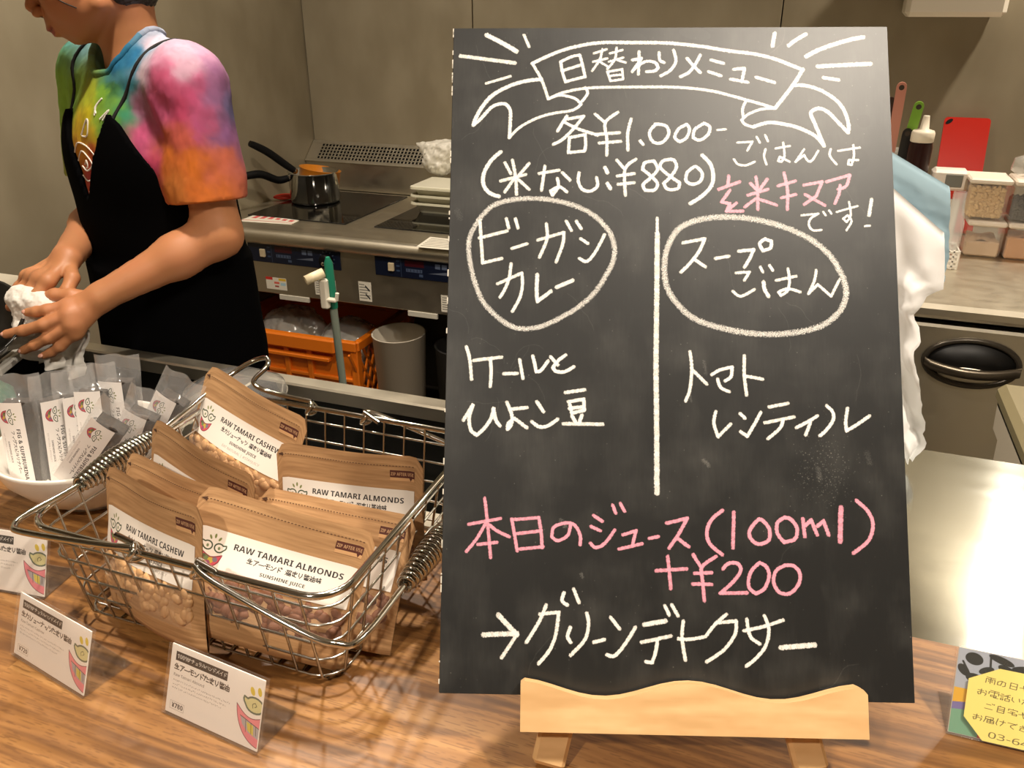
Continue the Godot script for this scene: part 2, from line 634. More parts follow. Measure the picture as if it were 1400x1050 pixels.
func materials() -> void:
	M.steel = mat(Color(0.80, 0.77, 0.70), 0.44, 1.0, {"roughness_texture": tex(noise_image(256, 256, Color(0.86, 0.86, 0.86), Color(1, 1, 1), 6, 9, 5, 8)), "uv1_triplanar": true, "uv1_world_triplanar": true, "uv1_scale": Vector3(2, 2, 2)})
	M.steel_top = mat(Color(0.72, 0.73, 0.71), 0.13, 1.0, {"anisotropy_enabled": true, "anisotropy": -0.97, "roughness_texture": tex(noise_image(256, 256, Color(0.8, 0.8, 0.8), Color(1, 1, 1), 3, 16, 5, 5))})
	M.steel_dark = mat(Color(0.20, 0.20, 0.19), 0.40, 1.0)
	M.chrome = mat(Color(0.82, 0.82, 0.80), 0.1, 1.0)
	M.wire = mat(Color(0.72, 0.71, 0.68), 0.2, 1.0)
	M.black = mat(rgb(11, 11, 12), 0.5, 0.0, {"metallic_specular": 0.3})
	M.black_gloss = mat(rgb(14, 13, 12), 0.06)
	M.white = mat(rgb(232, 228, 220), 0.45)
	M.paper = mat(rgb(236, 230, 220), 0.8)
	M.film = clear_mat(Color(1, 1, 1), 0.035, 0.10)
	M.film_dull = clear_mat(Color(1, 1, 1), 0.09, 0.16)
	M.acrylic = clear_mat(Color(1, 0.99, 0.98), 0.02, 0.03)
	M.wall = mat(rgb(150, 140, 118), 0.5, 0.0, {"albedo_texture": tex(noise_image(256, 256, rgb(232, 230, 226), rgb(255, 255, 255), 5, 3, 4, 21)), "uv1_triplanar": true, "uv1_world_triplanar": true, "uv1_scale": Vector3(0.8, 0.8, 0.8)})
	M.plaster = mat(rgb(214, 206, 192), 0.9)
	M.kraft = mat(Color.WHITE, 0.75, 0.0, {"albedo_texture": tex(noise_image(256, 256, rgb(160, 120, 80), rgb(196, 154, 108), 2.0, 26, 4, 31, 0.8))})

func room() -> void:
	struct("floor", boxes(Vector3(-2.1, -0.08, -3.1), Vector3(2.6, 0, 2.6), 0.0), mat(rgb(96, 88, 78), 0.5))
	struct("ceiling", boxes(Vector3(-2.1, 2.6, -3.1), Vector3(2.6, 2.7, 2.6), 0.0), M.plaster)
	struct("wall_left", boxes(Vector3(-2.1, 0, -3.1), Vector3(-1.87, 2.6, 2.6), 0.0), M.wall)
	struct("wall_right", boxes(Vector3(2.4, 0, -3.1), Vector3(2.6, 2.6, 2.6), 0.0), M.plaster)
	struct("wall_front", boxes(Vector3(-1.87, 0, 2.4), Vector3(2.4, 2.6, 2.6), 0.0), M.plaster)
	var w := struct("wall_back", boxes(Vector3(-1.87, 0, -3.1), Vector3(2.4, 2.6, -2.872), 0.0), mat(rgb(40, 36, 28), 0.8))
	var xs := [-1.868, -1.186, -0.164, 0.86, 1.88, 2.4]
	for i in xs.size() - 1:
		part("wall_panel", boxes(Vector3(xs[i] + 0.002, 0, -2.872), Vector3(xs[i + 1] - 0.002, 2.6, -2.86), 0.0008), M.wall, w)

func wood_image(w: int, h: int) -> Image:
	var n := FastNoiseLite.new()
	n.seed = 11
	n.noise_type = FastNoiseLite.TYPE_SIMPLEX
	n.frequency = 1.0
	n.fractal_type = FastNoiseLite.FRACTAL_FBM
	n.fractal_octaves = 3
	var im := blank(w, h, Color.WHITE)
	var lo := rgb(100, 65, 32)
	var mid := rgb(142, 98, 52)
	var hi := rgb(166, 121, 70)
	for y in h:
		var v := float(y) / h
		for x in w:
			var u := float(x) / w
			var wob := n.get_noise_2d(u * 1.6, v * 3.0) * 0.022
			var k := 0.5 + 0.55 * n.get_noise_2d(u * 3.2 + 7.0, (v + wob) * 52.0) + 0.45 * n.get_noise_2d(u * 1.6, (v + wob) * 9.0)
			var c := lo.lerp(mid, clampf(k * 2.0, 0.0, 1.0)) if k < 0.5 else mid.lerp(hi, clampf(k * 2.0 - 1.0, 0.0, 1.0))
			var pore := n.get_noise_2d(u * 34.0 + 3.0, v * 420.0)
			if pore > 0.28: c = c.lerp(lo, minf(0.55, (pore - 0.28) * 2.2))
			im.set_pixel(x, y, c)
	return im

func counter() -> void:
	# wooden counter top
	var t := thing("wooden_counter", "light brown wooden counter top with grain running along it", "counter", Vector3(0, 0, -0.724))
	var st := begin()
	var g := [Vector3(-1.86, 0.9, 0), Vector3(1.7, 0.9, 0), Vector3(1.7, 0.9, 0.62), Vector3(-1.86, 0.9, 0.62)]
	st.set_smooth_group(-1)
	face(st, g, Vector3.UP, [Vector2(-1.86, 0), Vector2(1.7, 0), Vector2(1.7, 0.62), Vector2(-1.86, 0.62)])
	for i in 4:
		var a: Vector3 = g[i]
		var b: Vector3 = g[(i + 1) % 4]
		var o := (a + b) * 0.5 - Vector3(-0.08, 0.9, 0.31)
		face(st, [a, b, b - Vector3(0, 0.03, 0), a - Vector3(0, 0.03, 0)], o, [Vector2(a.x + a.z, 0), Vector2(b.x + b.z, 0), Vector2(b.x + b.z, 0.03), Vector2(a.x + a.z, 0.03)])
	face(st, [g[0] - Vector3(0, 0.03, 0), g[1] - Vector3(0, 0.03, 0), g[2] - Vector3(0, 0.03, 0), g[3] - Vector3(0, 0.03, 0)], Vector3.DOWN, [Vector2(0, 0), Vector2(3, 0), Vector2(3, 0.6), Vector2(0, 0.6)])
	part("top", st, tmat(wood_image(1536, 768), 0.42, {"uv1_scale": Vector3(0.7, 1.35, 1), "uv1_offset": Vector3(0.45, 0.1, 0)}), t)
	part("base", boxes(Vector3(-1.86, 0, 0.03), Vector3(1.7, 0.868, 0.56), 0.003), mat(rgb(150, 108, 70), 0.6), t)

	# double sink
	t = thing("double_sink", "stainless steel double sink behind the wooden counter", "sink", Vector3(-0.9, 0, -0.89))
	st = begin()
	var y0 := 0.872
	for r in [[-0.96, 0.93, 0.125, 0.160], [-0.96, 0.93, -0.17, -0.138], [-0.96, -0.86, -0.138, 0.125], [0.015, 0.075, -0.138, 0.125], [0.86, 0.93, -0.138, 0.125]]:
		box(st, Vector3((r[0] + r[1]) / 2, 0.886, (r[2] + r[3]) / 2), Vector3(r[1] - r[0], 0.027, r[3] - r[2]), 0.003)
	part("rim", st, M.steel, t)
	for b in [[-0.862, 0.017], [0.073, 0.862]]:
		st = begin()
		var top := round_rect(b[0], b[1], -0.14, 0.127, 0.897, 0.05, 6)
		var low := round_rect(b[0] + 0.012, b[1] - 0.012, -0.128, 0.115, 0.70, 0.05, 6)
		var flo := round_rect(b[0] + 0.04, b[1] - 0.04, -0.10, 0.087, 0.69, 0.03, 6)
		st.set_smooth_group(0)
		for i in top.size():
			var j := (i + 1) % top.size()
			var mid := Vector3((b[0] + b[1]) / 2, 0.8, 0)
			face(st, [top[i], top[j], low[j], low[i]], mid - top[i])
			face(st, [low[i], low[j], flo[j], flo[i]], mid - low[i])
		st.set_smooth_group(-1)
		face(st, flo, Vector3.UP)
		# corner webs between the square rim opening and the rounded basin
		var cs := [Vector3(b[1], 0.897, 0.127), Vector3(b[0], 0.897, 0.127), Vector3(b[0], 0.897, -0.14), Vector3(b[1], 0.897, -0.14)]
		for c in 4:
			for k in 6: face(st, [cs[c], top[c * 7 + k], top[c * 7 + k + 1]], Vector3.UP)
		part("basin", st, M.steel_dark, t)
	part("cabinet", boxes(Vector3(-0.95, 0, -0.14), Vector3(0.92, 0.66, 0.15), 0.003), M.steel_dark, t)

	# stainless worktop on the right
	t = thing("steel_worktop", "smooth stainless steel worktop right of the menu board", "counter", Vector3(0.85, 0, -0.94))
	st = begin()
	st.set_smooth_group(-1)
	var q := [Vector3(-0.81, 0.897, -0.205), Vector3(0.85, 0.897, -0.205), Vector3(0.85, 0.897, 0.215), Vector3(-0.81, 0.897, 0.215)]
	face(st, q, Vector3.UP, [Vector2(0, 0), Vector2(1.66, 0), Vector2(1.66, 0.42), Vector2(0, 0.42)])
	part("top", st, M.steel_top, t)
	part("edge", boxes(Vector3(-0.81, 0.86, -0.207), Vector3(0.85, 0.8965, 0.215), 0.001), M.steel, t)
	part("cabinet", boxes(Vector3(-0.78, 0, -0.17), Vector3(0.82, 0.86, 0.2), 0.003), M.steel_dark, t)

func stove() -> void:
	var t := thing("induction_stove", "stainless steel induction cooking counter with two black glass hobs", "stove", Vector3(-1.25, 0, -2.46))
	var o := -t.position
	var mk := func(a: Vector3, b: Vector3, bv := 0.002) -> SurfaceTool: return boxes(a + o, b + o, bv)
	# top slab with openings for the glass is one plate; the glass lies proud of it
	part("top", mk.call(Vector3(-1.868, 0.79, -2.78), Vector3(-0.62, 0.82, -2.155), 0.002), M.steel, t)
	var st := begin()
	var nose := []
	for k in 9:
		var a := PI * 0.5 - PI * k / 8.0
		nose.append(Vector2(-2.158 + 0.022 * cos(a), 0.796 + 0.024 * sin(a)))
	for k in 8:
		st.set_smooth_group(0)
		var p: Vector2 = nose[k]
		var q: Vector2 = nose[k + 1]
		face(st, [Vector3(-1.868, p.y, p.x) + o, Vector3(-0.62, p.y, p.x) + o, Vector3(-0.62, q.y, q.x) + o, Vector3(-1.868, q.y, q.x) + o], Vector3(0, (p.y + q.y) / 2 - 0.796, (p.x + q.x) / 2 + 2.158))
	part("nosing", st, M.steel, t)
	part("front_panel", mk.call(Vector3(-1.868, 0.606, -2.18), Vector3(-0.62, 0.79, -2.16), 0.002), M.steel, t)
	part("body", mk.call(Vector3(-1.868, 0.60, -2.78), Vector3(-0.62, 0.792, -2.19), 0.002), M.steel_dark, t)
	for x in [-1.84, -0.65]:
		for z in [-2.74, -2.14]: part("leg", mk.call(Vector3(x - 0.02, 0, z - 0.02), Vector3(x + 0.02, 0.6, z + 0.02), 0.002), M.steel, t)
	for hx in [-1.795, -1.31]:
		part("hob_glass", mk.call(Vector3(hx, 0.819, -2.75), Vector3(hx + 0.38, 0.824, -2.30), 0.001), M.black_gloss, t)
	# back riser and sloping vent
	part("riser", mk.call(Vector3(-1.868, 0.82, -2.858), Vector3(-0.62, 0.925, -2.785), 0.002), M.steel, t)
	st = begin()
	prism(st, [Vector2(-2.858, 0.925), Vector2(-2.783, 0.925), Vector2(-2.858, 0.985)], 1.244, Transform3D(Basis(Vector3(0, 0, 1), Vector3(0, 1, 0), Vector3(-1, 0, 0)), Vector3(-0.624, 0, 0) + o))
	part("vent_recess", st, M.black, t)
	st = begin()
	var a0 := Vector3(0, 0.925, -2.782)
	var dn := Vector3(0, 0.067, -0.076)
	var sl := Basis(Vector3.RIGHT, atan2(0.076, 0.067) - PI / 2) 
	var slope := Transform3D(Basis(Vector3.RIGHT, dn.normalized(), Vector3.RIGHT.cross(dn.normalized())), Vector3.ZERO)
	var ln := dn.length()
	var put := func(u0: float, u1: float, v0: float, v1: float) -> void:
		var c: Vector3 = a0 + dn.normalized() * (v0 + v1) * 0.5 + Vector3((u0 + u1) * 0.5, 0, 0) + o
		box(st, Vector3.ZERO, Vector3(u1 - u0, v1 - v0, 0.004), 0.0005, Transform3D(slope.basis, c))
	put.call(-1.868, -0.62, 0.0, 0.012)
	put.call(-1.868, -0.62, ln - 0.014, ln)
	put.call(-1.868, -1.822, 0.012, ln - 0.014)
	var n := 78
	for i in n + 1:
		var x := -1.822 + 1.17 * i / n
		put.call(x - 0.0027, x + 0.0027, 0.012, ln - 0.014)
	for j in 6:
		var v := 0.012 + (ln - 0.026) * j / 5.0
		put.call(-1.822, -0.652, v - 0.0024, v + 0.0024)
	part("vent_grille", st, M.steel, t)
	# control panels
	var pm := _panel_image()
	for px in [-1.70, -1.235]:
		var w := 0.342
		var p := part("control_panel", mk.call(Vector3(px, 0.711, -2.162), Vector3(px + w, 0.781, -2.157), 0.001), mat(rgb(20, 27, 48), 0.35), t)
		st = begin()
		st.set_smooth_group(-1)
		face(st, [Vector3(px + 0.002, 0.779, -2.1565) + o, Vector3(px + w - 0.002, 0.779, -2.1565) + o, Vector3(px + w - 0.002, 0.713, -2.1565) + o, Vector3(px + 0.002, 0.713, -2.1565) + o], Vector3.BACK, [Vector2(0, 0), Vector2(1, 0), Vector2(1, 1), Vector2(0, 1)])
		part("panel_print", st, pm, p)
		st = begin()
		lathe(st, [Vector2(0.0, 0.022), Vector2(0.018, 0.022), Vector2(0.02, 0.019), Vector2(0.021, 0.0)], 24, Transform3D(Basis(Vector3.RIGHT, PI / 2), Vector3(px + w - 0.045, 0.742, -2.1565) + o))
		part("knob", st, M.black, p)
		st = begin()
		ball(st, Vector3(px + w - 0.049, 0.734, -2.135) + o, Vector3(0.007, 0.007, 0.004), 10)
		part("knob_cap", st, M.chrome, p)
		part("rocker_switch", mk.call(Vector3(px + 0.048, 0.730, -2.157), Vector3(px + 0.068, 0.756, -2.149), 0.002), mat(rgb(222, 205, 170), 0.5), p)
	# stickers, in order: x0, x1, y0, y1, kind
	for s in [[-1.647, -1.568, 0.621, 0.662, 0], [-1.461, -1.383, 0.621, 0.676, 1], [-1.30, -1.255, 0.619, 0.683, 2], [-1.016, -0.94, 0.616, 0.670, 1]]:
		st = begin()
		st.set_smooth_group(-1)
		face(st, [Vector3(s[0], s[3], -2.1592) + o, Vector3(s[1], s[3], -2.1592) + o, Vector3(s[1], s[2], -2.1592) + o, Vector3(s[0], s[2], -2.1592) + o], Vector3.BACK, [Vector2(0, 0), Vector2(1, 0), Vector2(1, 1), Vector2(0, 1)])
		part("sticker", st, _sticker(s[4]), t)
	for s in [[-1.601, -1.488], [-1.131, -1.03]]:
		part("tab", mk.call(Vector3(s[0], 0.589, -2.165), Vector3(s[1], 0.606, -2.157), 0.001), mat(rgb(200, 195, 180), 0.6), t)
	# loose notices lying on the steel
	for s in [["notice_strip", "red and white notice strip on the steel in front of the left hob", [Vector3(-1.775, 0.8225, -2.32), Vector3(-1.585, 0.8225, -2.292), Vector3(-1.578, 0.8225, -2.235), Vector3(-1.77, 0.8225, -2.215)], 3], ["notice_card", "white notice card lying on the steel in front of the right hob", [Vector3(-1.085, 0.8225, -2.245), Vector3(-0.90, 0.8225, -2.235), Vector3(-0.90, 0.8225, -2.13), Vector3(-1.075, 0.8225, -2.125)], 4]]:
		st = begin()
		st.set_smooth_group(-1)
		var mid := Vector3.ZERO
		for v in s[2]: mid += v / 4.0
		var q := []
		for v in s[2]: q.append(v - mid)
		face(st, q, Vector3.UP, [Vector2(0, 0), Vector2(1, 0), Vector2(1, 1), Vector2(0, 1)])
		var e := []
		for v in q: e.append(v - Vector3(0, 0.001, 0))
		face(st, e, Vector3.DOWN)
		for i in 4: face(st, [q[i], q[(i + 1) % 4], e[(i + 1) % 4], e[i]], q[i])
		var m := part(s[0], st, _sticker(s[3]))
		m.position = mid
		tag(m, s[1], "notice")

func _panel_image() -> StandardMaterial3D:
	var im := blank(684, 140, rgb(18, 26, 48))
	line(im, [Vector2(178, 0), Vector2(178, 140)], 3, rgb(70, 84, 110))
	for i in 3: line(im, [Vector2(150, 35 + 32 * i), Vector2(164, 35 + 32 * i)], 12, rgb(60, 78, 110))
	im.fill_rect(Rect2i(205, 22, 130, 42), rgb(66, 16, 26))
	im.fill_rect(Rect2i(212, 78, 110, 22), rgb(78, 92, 120))
	for i in 5: line(im, [Vector2(222 + 22 * i, 82), Vector2(222 + 22 * i, 96)], 4, rgb(24, 32, 54))
	im.fill_rect(Rect2i(300, 108, 26, 18), rgb(70, 86, 116))
	im.fill_rect(Rect2i(410, 30, 34, 32), rgb(96, 108, 132))
	im.fill_rect(Rect2i(454, 30, 34, 32), rgb(96, 108, 132))
	area(im, [Vector2(360, 98), Vector2(490, 78), Vector2(490, 98)], rgb(104, 112, 130))
	for i in 9:
		var a := PI * 0.85 + PI * 1.3 * i / 8.0
		line(im, [Vector2(594, 74) + Vector2.from_angle(a) * 48, Vector2(594, 74) + Vector2.from_angle(a) * 56], 4, rgb(120, 130, 150))
	return tmat(im, 0.35)

func _sticker(kind: int) -> StandardMaterial3D:
	var im := blank(240, 130, rgb(226, 220, 204))
	var ink := rgb(90, 86, 80)
	if kind == 0:
		im.fill_rect(Rect2i(0, 0, 80, 30), rgb(200, 50, 40))
		im.fill_rect(Rect2i(150, 6, 84, 26), rgb(222, 180, 50))
		im.fill_rect(Rect2i(95, 46, 60, 22), rgb(214, 96, 80))
		im.fill_rect(Rect2i(168, 52, 60, 30), rgb(170, 205, 220))
		im.fill_rect(Rect2i(100, 86, 46, 18), rgb(160, 70, 60))
	elif kind == 3:
		for i in 6: im.fill_rect(Rect2i(20 + 36 * i, 18, 22, 50), rgb(206, 90, 90))
		im.fill_rect(Rect2i(0, 100, 240, 8), rgb(206, 130, 120))
	else:
		for i in 6: line(im, [Vector2(14, 20 + 18 * i), Vector2(110 + (i * 53) % 110, 20 + 18 * i)], 5, ink)
		if kind == 2:
			line(im, [Vector2(130, 30), Vector2(200, 56)], 14, rgb(50, 50, 50))
			line(im, [Vector2(130, 84), Vector2(200, 110)], 14, rgb(50, 50, 50))
	return tmat(im, 0.6)

func right_kitchen() -> void:
	# counter with refrigerator door under it
	var t := thing("refrigerated_counter", "stainless steel refrigerated counter with an oval black door handle", "counter", Vector3(0.8, 0, -2.4))
	var o := -t.position
	var mk := func(a: Vector3, b: Vector3, bv := 0.002) -> SurfaceTool: return boxes(a + o, b + o, bv)
	part("top", mk.call(Vector3(-0.6, 0.815, -2.858), Vector3(2.2, 0.85, -1.985), 0.01), M.steel, t)
	part("body", mk.call(Vector3(-0.58, 0.08, -2.85), Vector3(2.18, 0.815, -2.04), 0.002), M.black, t)
	var d := part("door", mk.call(Vector3(0.215, 0.1, -2.04), Vector3(0.62, 0.797, -2.005), 0.006), M.steel, t)
	part("door", mk.call(Vector3(-0.3, 0.1, -2.04), Vector3(0.205, 0.797, -2.005), 0.006), M.steel, t)
	part("door", mk.call(Vector3(0.63, 0.1, -2.04), Vector3(1.1, 0.797, -2.005), 0.006), M.steel, t)
	# oval recessed handle
	var c := Vector3(0.402, 0.713, -2.004) + o
	var st := begin()
	var ring := []
	for k in 40: ring.append(c + Vector3(0.098 * cos(TAU * k / 40), 0.056 * sin(TAU * k / 40), 0.001))
	tube(st, ring, 0.007, 8, true)
	part("handle_ring", st, mat(rgb(70, 64, 56), 0.3, 0.6), d)
	st = begin()
	lathe(st, [Vector2(0.0, 0.002), Vector2(0.097, 0.002), Vector2(0.097, 0.0)], 40, Transform3D(Basis(Vector3.RIGHT, PI / 2) * Basis.from_scale(Vector3(1, 1, 0.57)), c))
	part("handle_recess", st, mat(rgb(14, 12, 10), 0.5), d)
	st = begin()
	ball(st, c + Vector3(0, -0.03, 0.0), Vector3(0.07, 0.02, 0.006), 20)
	part("handle_lip", st, M.steel, d)
	st = begin()
	var bar := []
	for k in 17:
		var u := -1.0 + k / 8.0
		bar.append(c + Vector3(0.1 * u, -0.012 * (1.0 - u * u) - 0.003, 0.012 + 0.016 * (1.0 - u * u)))
	for k in 16:
		st.set_smooth_group(0)
		for e in [[0.011, 0.0, 0.011, 0.008], [-0.011, 0.0, -0.011, 0.008]]:
			face(st, [bar[k] + Vector3(0, e[0], e[1]), bar[k + 1] + Vector3(0, e[0], e[1]), bar[k + 1] + Vector3(0, e[2], e[3]), bar[k] + Vector3(0, e[2], e[3])], Vector3(0, e[0], 0))
		face(st, [bar[k] + Vector3(0, 0.011, 0.008), bar[k + 1] + Vector3(0, 0.011, 0.008), bar[k + 1] + Vector3(0, -0.011, 0.008), bar[k] + Vector3(0, -0.011, 0.008)], Vector3.BACK)
	part("handle_bar", st, mat(rgb(96, 88, 76), 0.28, 0.8), d)

	# white storage box fixed high on the wall
	t = thing("wall_box", "white plastic box fixed high on the back wall", "box", Vector3(0.295, 1.44, -2.858))
	part("shell", boxes(Vector3(-0.125, 0, 0), Vector3(0.125, 0.3, 0.16), 0.012), mat(rgb(226, 218, 202), 0.4), t)
	part("lid_seam", boxes(Vector3(-0.127, 0.24, 0.0), Vector3(0.127, 0.246, 0.162), 0.002), mat(rgb(190, 182, 168), 0.5), t)

	# jars of dry food in a double stack
	var lids := mat(rgb(224, 212, 196), 0.45)
	var glass := clear_mat(Color(1, 0.99, 0.97), 0.12, 0.05)
	var jar := func(called: String, label: String, x0: float, x1: float, y0: float, y1: float, z0: float, food: Color, fill: float, chunky: bool) -> void:
		var j := thing(called, label, "container", Vector3((x0 + x1) / 2, y0, z0 - 0.06), 0.0, "dry food containers by the back wall")
		var hw := (x1 - x0) / 2
		var h := y1 - y0
		part("case", boxes(Vector3(-hw + 0.002, 0, -0.058), Vector3(hw - 0.002, h - 0.012, 0.058), 0.008), glass, j)
		part("lid", boxes(Vector3(-hw, h - 0.014, -0.06), Vector3(hw, h, 0.06), 0.004), lids, j)
		var s := begin()
		var top := h * fill
		if chunky:
			box(s, Vector3(0, top * 0.5 + 0.002, 0), Vector3(hw * 2 - 0.02, top - 0.008, 0.096), 0.004)
			for i in 150:
				var p := Vector3(rng.randf_range(-hw + 0.012, hw - 0.012), rng.randf_range(0.01, top), 0.047 + rng.randf() * 0.003)
				if i > 120: p = Vector3(p.x, top, rng.randf_range(-0.045, 0.045))
				ball(s, p, Vector3(0.007, 0.004, 0.004) * rng.randf_range(0.7, 1.3), 6, Basis(Vector3(0, 0, 1), rng.randf() * TAU))
		else:
			sheet(s, 8, 8, func(u: float, v: float) -> Vector3: return Vector3((u * 2 - 1) * (hw - 0.008), top + 0.004 * sin(u * 9.0 + v * 4.0), (v * 2 - 1) * 0.05), Vector3.UP)
			box(s, Vector3(0, top * 0.5, 0), Vector3(hw * 2 - 0.012, top - 0.004, 0.104), 0.004)
		tag(part("contents", s, mat(food, 0.85), j), "", "", "", "stuff")
	jar.call("food_container", "clear container of pale flour with white lid, bottom left of the stack", 0.403, 0.497, 0.85, 0.948, -2.45, rgb(196, 164, 128), 0.45, false)
	jar.call("food_container", "clear container of orange brown spice, bottom right of the stack", 0.50, 0.60, 0.85, 0.948, -2.45, rgb(190, 134, 78), 0.62, false)
	jar.call("food_container", "clear container packed with pale nuts and grains, top left of the stack", 0.385, 0.487, 0.949, 1.058, -2.45, rgb(206, 172, 120), 0.80, true)
	jar.call("food_container", "clear container of dark seeds with white lid, top right of the stack", 0.492, 0.60, 0.949, 1.058, -2.45, rgb(52, 46, 42), 0.5, true)
	# glass jar lid with a chrome ball knob above the jars
	t = thing("glass_teapot", "small clear glass pot with a round chrome knob on the jar lids", "teapot", Vector3(0.535, 1.058, -2.53))
	st = begin()
	lathe(st, [Vector2(0.028, 0.0), Vector2(0.05, 0.015), Vector2(0.045, 0.045), Vector2(0.02, 0.055)], 24)
	part("pot", st, clear_mat(Color(0.9, 0.9, 0.88), 0.25, 0.05), t)
	st = begin()
	ball(st, Vector3(0, 0.063, 0), Vector3(0.012, 0.01, 0.012), 12)
	part("knob", st, M.chrome, t)

	# red cutting board with a hanging hole
	t = thing("cutting_board", "bright red plastic cutting board leaning on the back wall", "cutting board", Vector3(0.40, 0.853, -2.715))
	st = begin()
	var poly := []
	for k in [[0.0615, 0.0, 0.0], [0.0615, 0.335, 0.25], [-0.0615, 0.335, 0.5], [-0.0615, 0.0, 0.75]]:
		for i in 5:
			var a: float = TAU * (k[2] - 0.25 + 0.25 * i / 4.0)
			poly.append(Vector2(k[0] - signf(k[0]) * 0.01, k[1] - (0.01 if k[1] > 0.05 else -0.01)) + Vector2.from_angle(a) * 0.01)
	prism(st, poly, 0.008, Transform3D(Basis(Vector3.RIGHT, -0.36), Vector3.ZERO))
	part("board", st, mat(rgb(176, 26, 9), 0.32), t)
	st = begin()
	lathe(st, [Vector2(0, 0), Vector2(0.011, 0)], 16, Transform3D(Basis(Vector3.RIGHT, -0.36) * Basis(Vector3(0, 0, 1), -0.9) * Basis(Vector3.RIGHT, PI / 2) * Basis.from_scale(Vector3(0.5, 1, 1)), Basis(Vector3.RIGHT, -0.36) * Vector3(-0.048, 0.322, 0.0086)))
	part("hanging_hole", st, M.black, t)

	# small appliance with a grey display
	t = thing("kitchen_timer", "white plastic kitchen timer with a grey window and red base", "timer", Vector3(0.345, 0.85, -2.535))
	part("case", boxes(Vector3(-0.045, 0.16, -0.03), Vector3(0.045, 0.216, 0.03), 0.008), mat(rgb(226, 216, 204), 0.4), t)
	part("base", boxes(Vector3(-0.044, 0.14, -0.028), Vector3(0.044, 0.162, 0.028), 0.004), mat(rgb(196, 44, 24), 0.4), t)
	part("display", boxes(Vector3(-0.012, 0.172, 0.028), Vector3(0.03, 0.206, 0.032), 0.002), mat(rgb(120, 120, 112), 0.2), t)
	part("stand", boxes(Vector3(-0.038, 0, -0.026), Vector3(0.038, 0.142, 0.026), 0.004), mat(rgb(200, 190, 176), 0.5), t)

	# clear bottle in front of it
	t = thing("water_bottle", "clear plastic bottle between the towel and the food containers", "bottle", Vector3(0.355, 0.888, -2.36))
	st = begin()
	lathe(st, [Vector2(0, 0.0), Vector2(0.022, 0.0), Vector2(0.025, 0.004), Vector2(0.025, 0.07), Vector2(0.02, 0.09), Vector2(0.016, 0.12), Vector2(0.016, 0.15)], 24)
	part("bottle", st, clear_mat(Color(0.93, 0.94, 0.93), 0.3, 0.1), t)
	# white perforated tray that it stands in
	t = thing("perforated_basket", "small white plastic basket with round holes on the steel counter", "basket", Vector3(0.315, 0.85, -2.35))
	st = begin()
	box(st, Vector3(0, 0.002, 0), Vector3(0.12, 0.004, 0.09), 0.001)
	for r in 4:
		box(st, Vector3(0, 0.008 + 0.0125 * r, 0.045), Vector3(0.12, 0.006, 0.003), 0.001)
		box(st, Vector3(0, 0.008 + 0.0125 * r, -0.045), Vector3(0.12, 0.006, 0.003), 0.001)
		for s in [-1, 1]: box(st, Vector3(0.06 * s, 0.008 + 0.0125 * r, 0), Vector3(0.003, 0.006, 0.09), 0.001)
	for k in 11:
		for s in [-1, 1]: box(st, Vector3(-0.06 + 0.012 * k, 0.025, 0.045 * s), Vector3(0.0055, 0.05, 0.003), 0.001)
	for k in 8:
		for s in [-1, 1]: box(st, Vector3(0.06 * s, 0.025, -0.045 + 0.0128 * k), Vector3(0.003, 0.05, 0.0055), 0.001)
	part("walls", st, mat(rgb(226, 220, 208), 0.5), t)

	# squeeze bottle
	t = thing("squeeze_bottle", "squeeze bottle of dark sauce with a white nozzle cap", "bottle", Vector3(0.258, 0.85, -2.52))
	st = begin()
	lathe(st, [Vector2(0, 0), Vector2(0.028, 0), Vector2(0.03, 0.004), Vector2(0.03, 0.27), Vector2(0.027, 0.285)], 28)
	part("bottle", st, mat(rgb(40, 16, 14), 0.25), t)
	st = begin()
	lathe(st, [Vector2(0.027, 0.284), Vector2(0.0295, 0.286), Vector2(0.0295, 0.308), Vector2(0.026, 0.314), Vector2(0.012, 0.318), Vector2(0.008, 0.35), Vector2(0.0075, 0.352), Vector2(0, 0.352)], 28)
	part("cap", st, mat(rgb(226, 216, 196), 0.5), t)
	# clear tub of tools
	t = thing("tool_tub", "clear plastic tub holding kitchen tools by the back wall", "tub", Vector3(0.21, 0.85, -2.60))
	st = begin()
	lathe(st, [Vector2(0, 0), Vector2(0.045, 0), Vector2(0.05, 0.25), Vector2(0.048, 0.25), Vector2(0.043, 0.003), Vector2(0, 0.003)], 24)
	part("tub", st, clear_mat(Color(0.8, 0.8, 0.78), 0.3, 0.1), t)
	var tool := func(called: String, label: String, base: Vector3, tip: Vector3, col: Color) -> void:
		var s := thing(called, label, "utensil", base)
		var dir := (tip - base)
		var len_ := dir.length()
		var xf := Transform3D(Basis(Quaternion(Vector3.UP, dir.normalized())), Vector3.ZERO)
		var q := begin()
		var pl := [Vector2(-0.008, 0), Vector2(0.008, 0), Vector2(0.013, len_ * 0.8)]
		for i in 9:
			var a := PI * i / 8.0
			pl.append(Vector2(0.013 * cos(a), len_ - 0.013 + 0.013 * sin(a)))
		pl.append(Vector2(-0.013, len_ * 0.8))
		prism(q, pl, 0.006, xf)
		part("handle", q, mat(col, 0.45), s)
		q = begin()
		lathe(q, [Vector2(0, 0), Vector2(0.007, 0)], 12, xf * Transform3D(Basis(Vector3.RIGHT, PI / 2), Vector3(0, len_ - 0.014, 0.0065)))
		part("hanging_hole", q, mat(rgb(60, 50, 40), 0.8), s)
	tool.call("spatula", "pink silicone spatula handle leaning out of the clear tub", Vector3(0.195, 0.86, -2.60), Vector3(0.186, 1.282, -2.56), rgb(206, 140, 122))
	tool.call("peeler", "bright green kitchen tool leaning out of the clear tub", Vector3(0.20, 0.86, -2.585), Vector3(0.238, 1.235, -2.55), rgb(122, 170, 54))
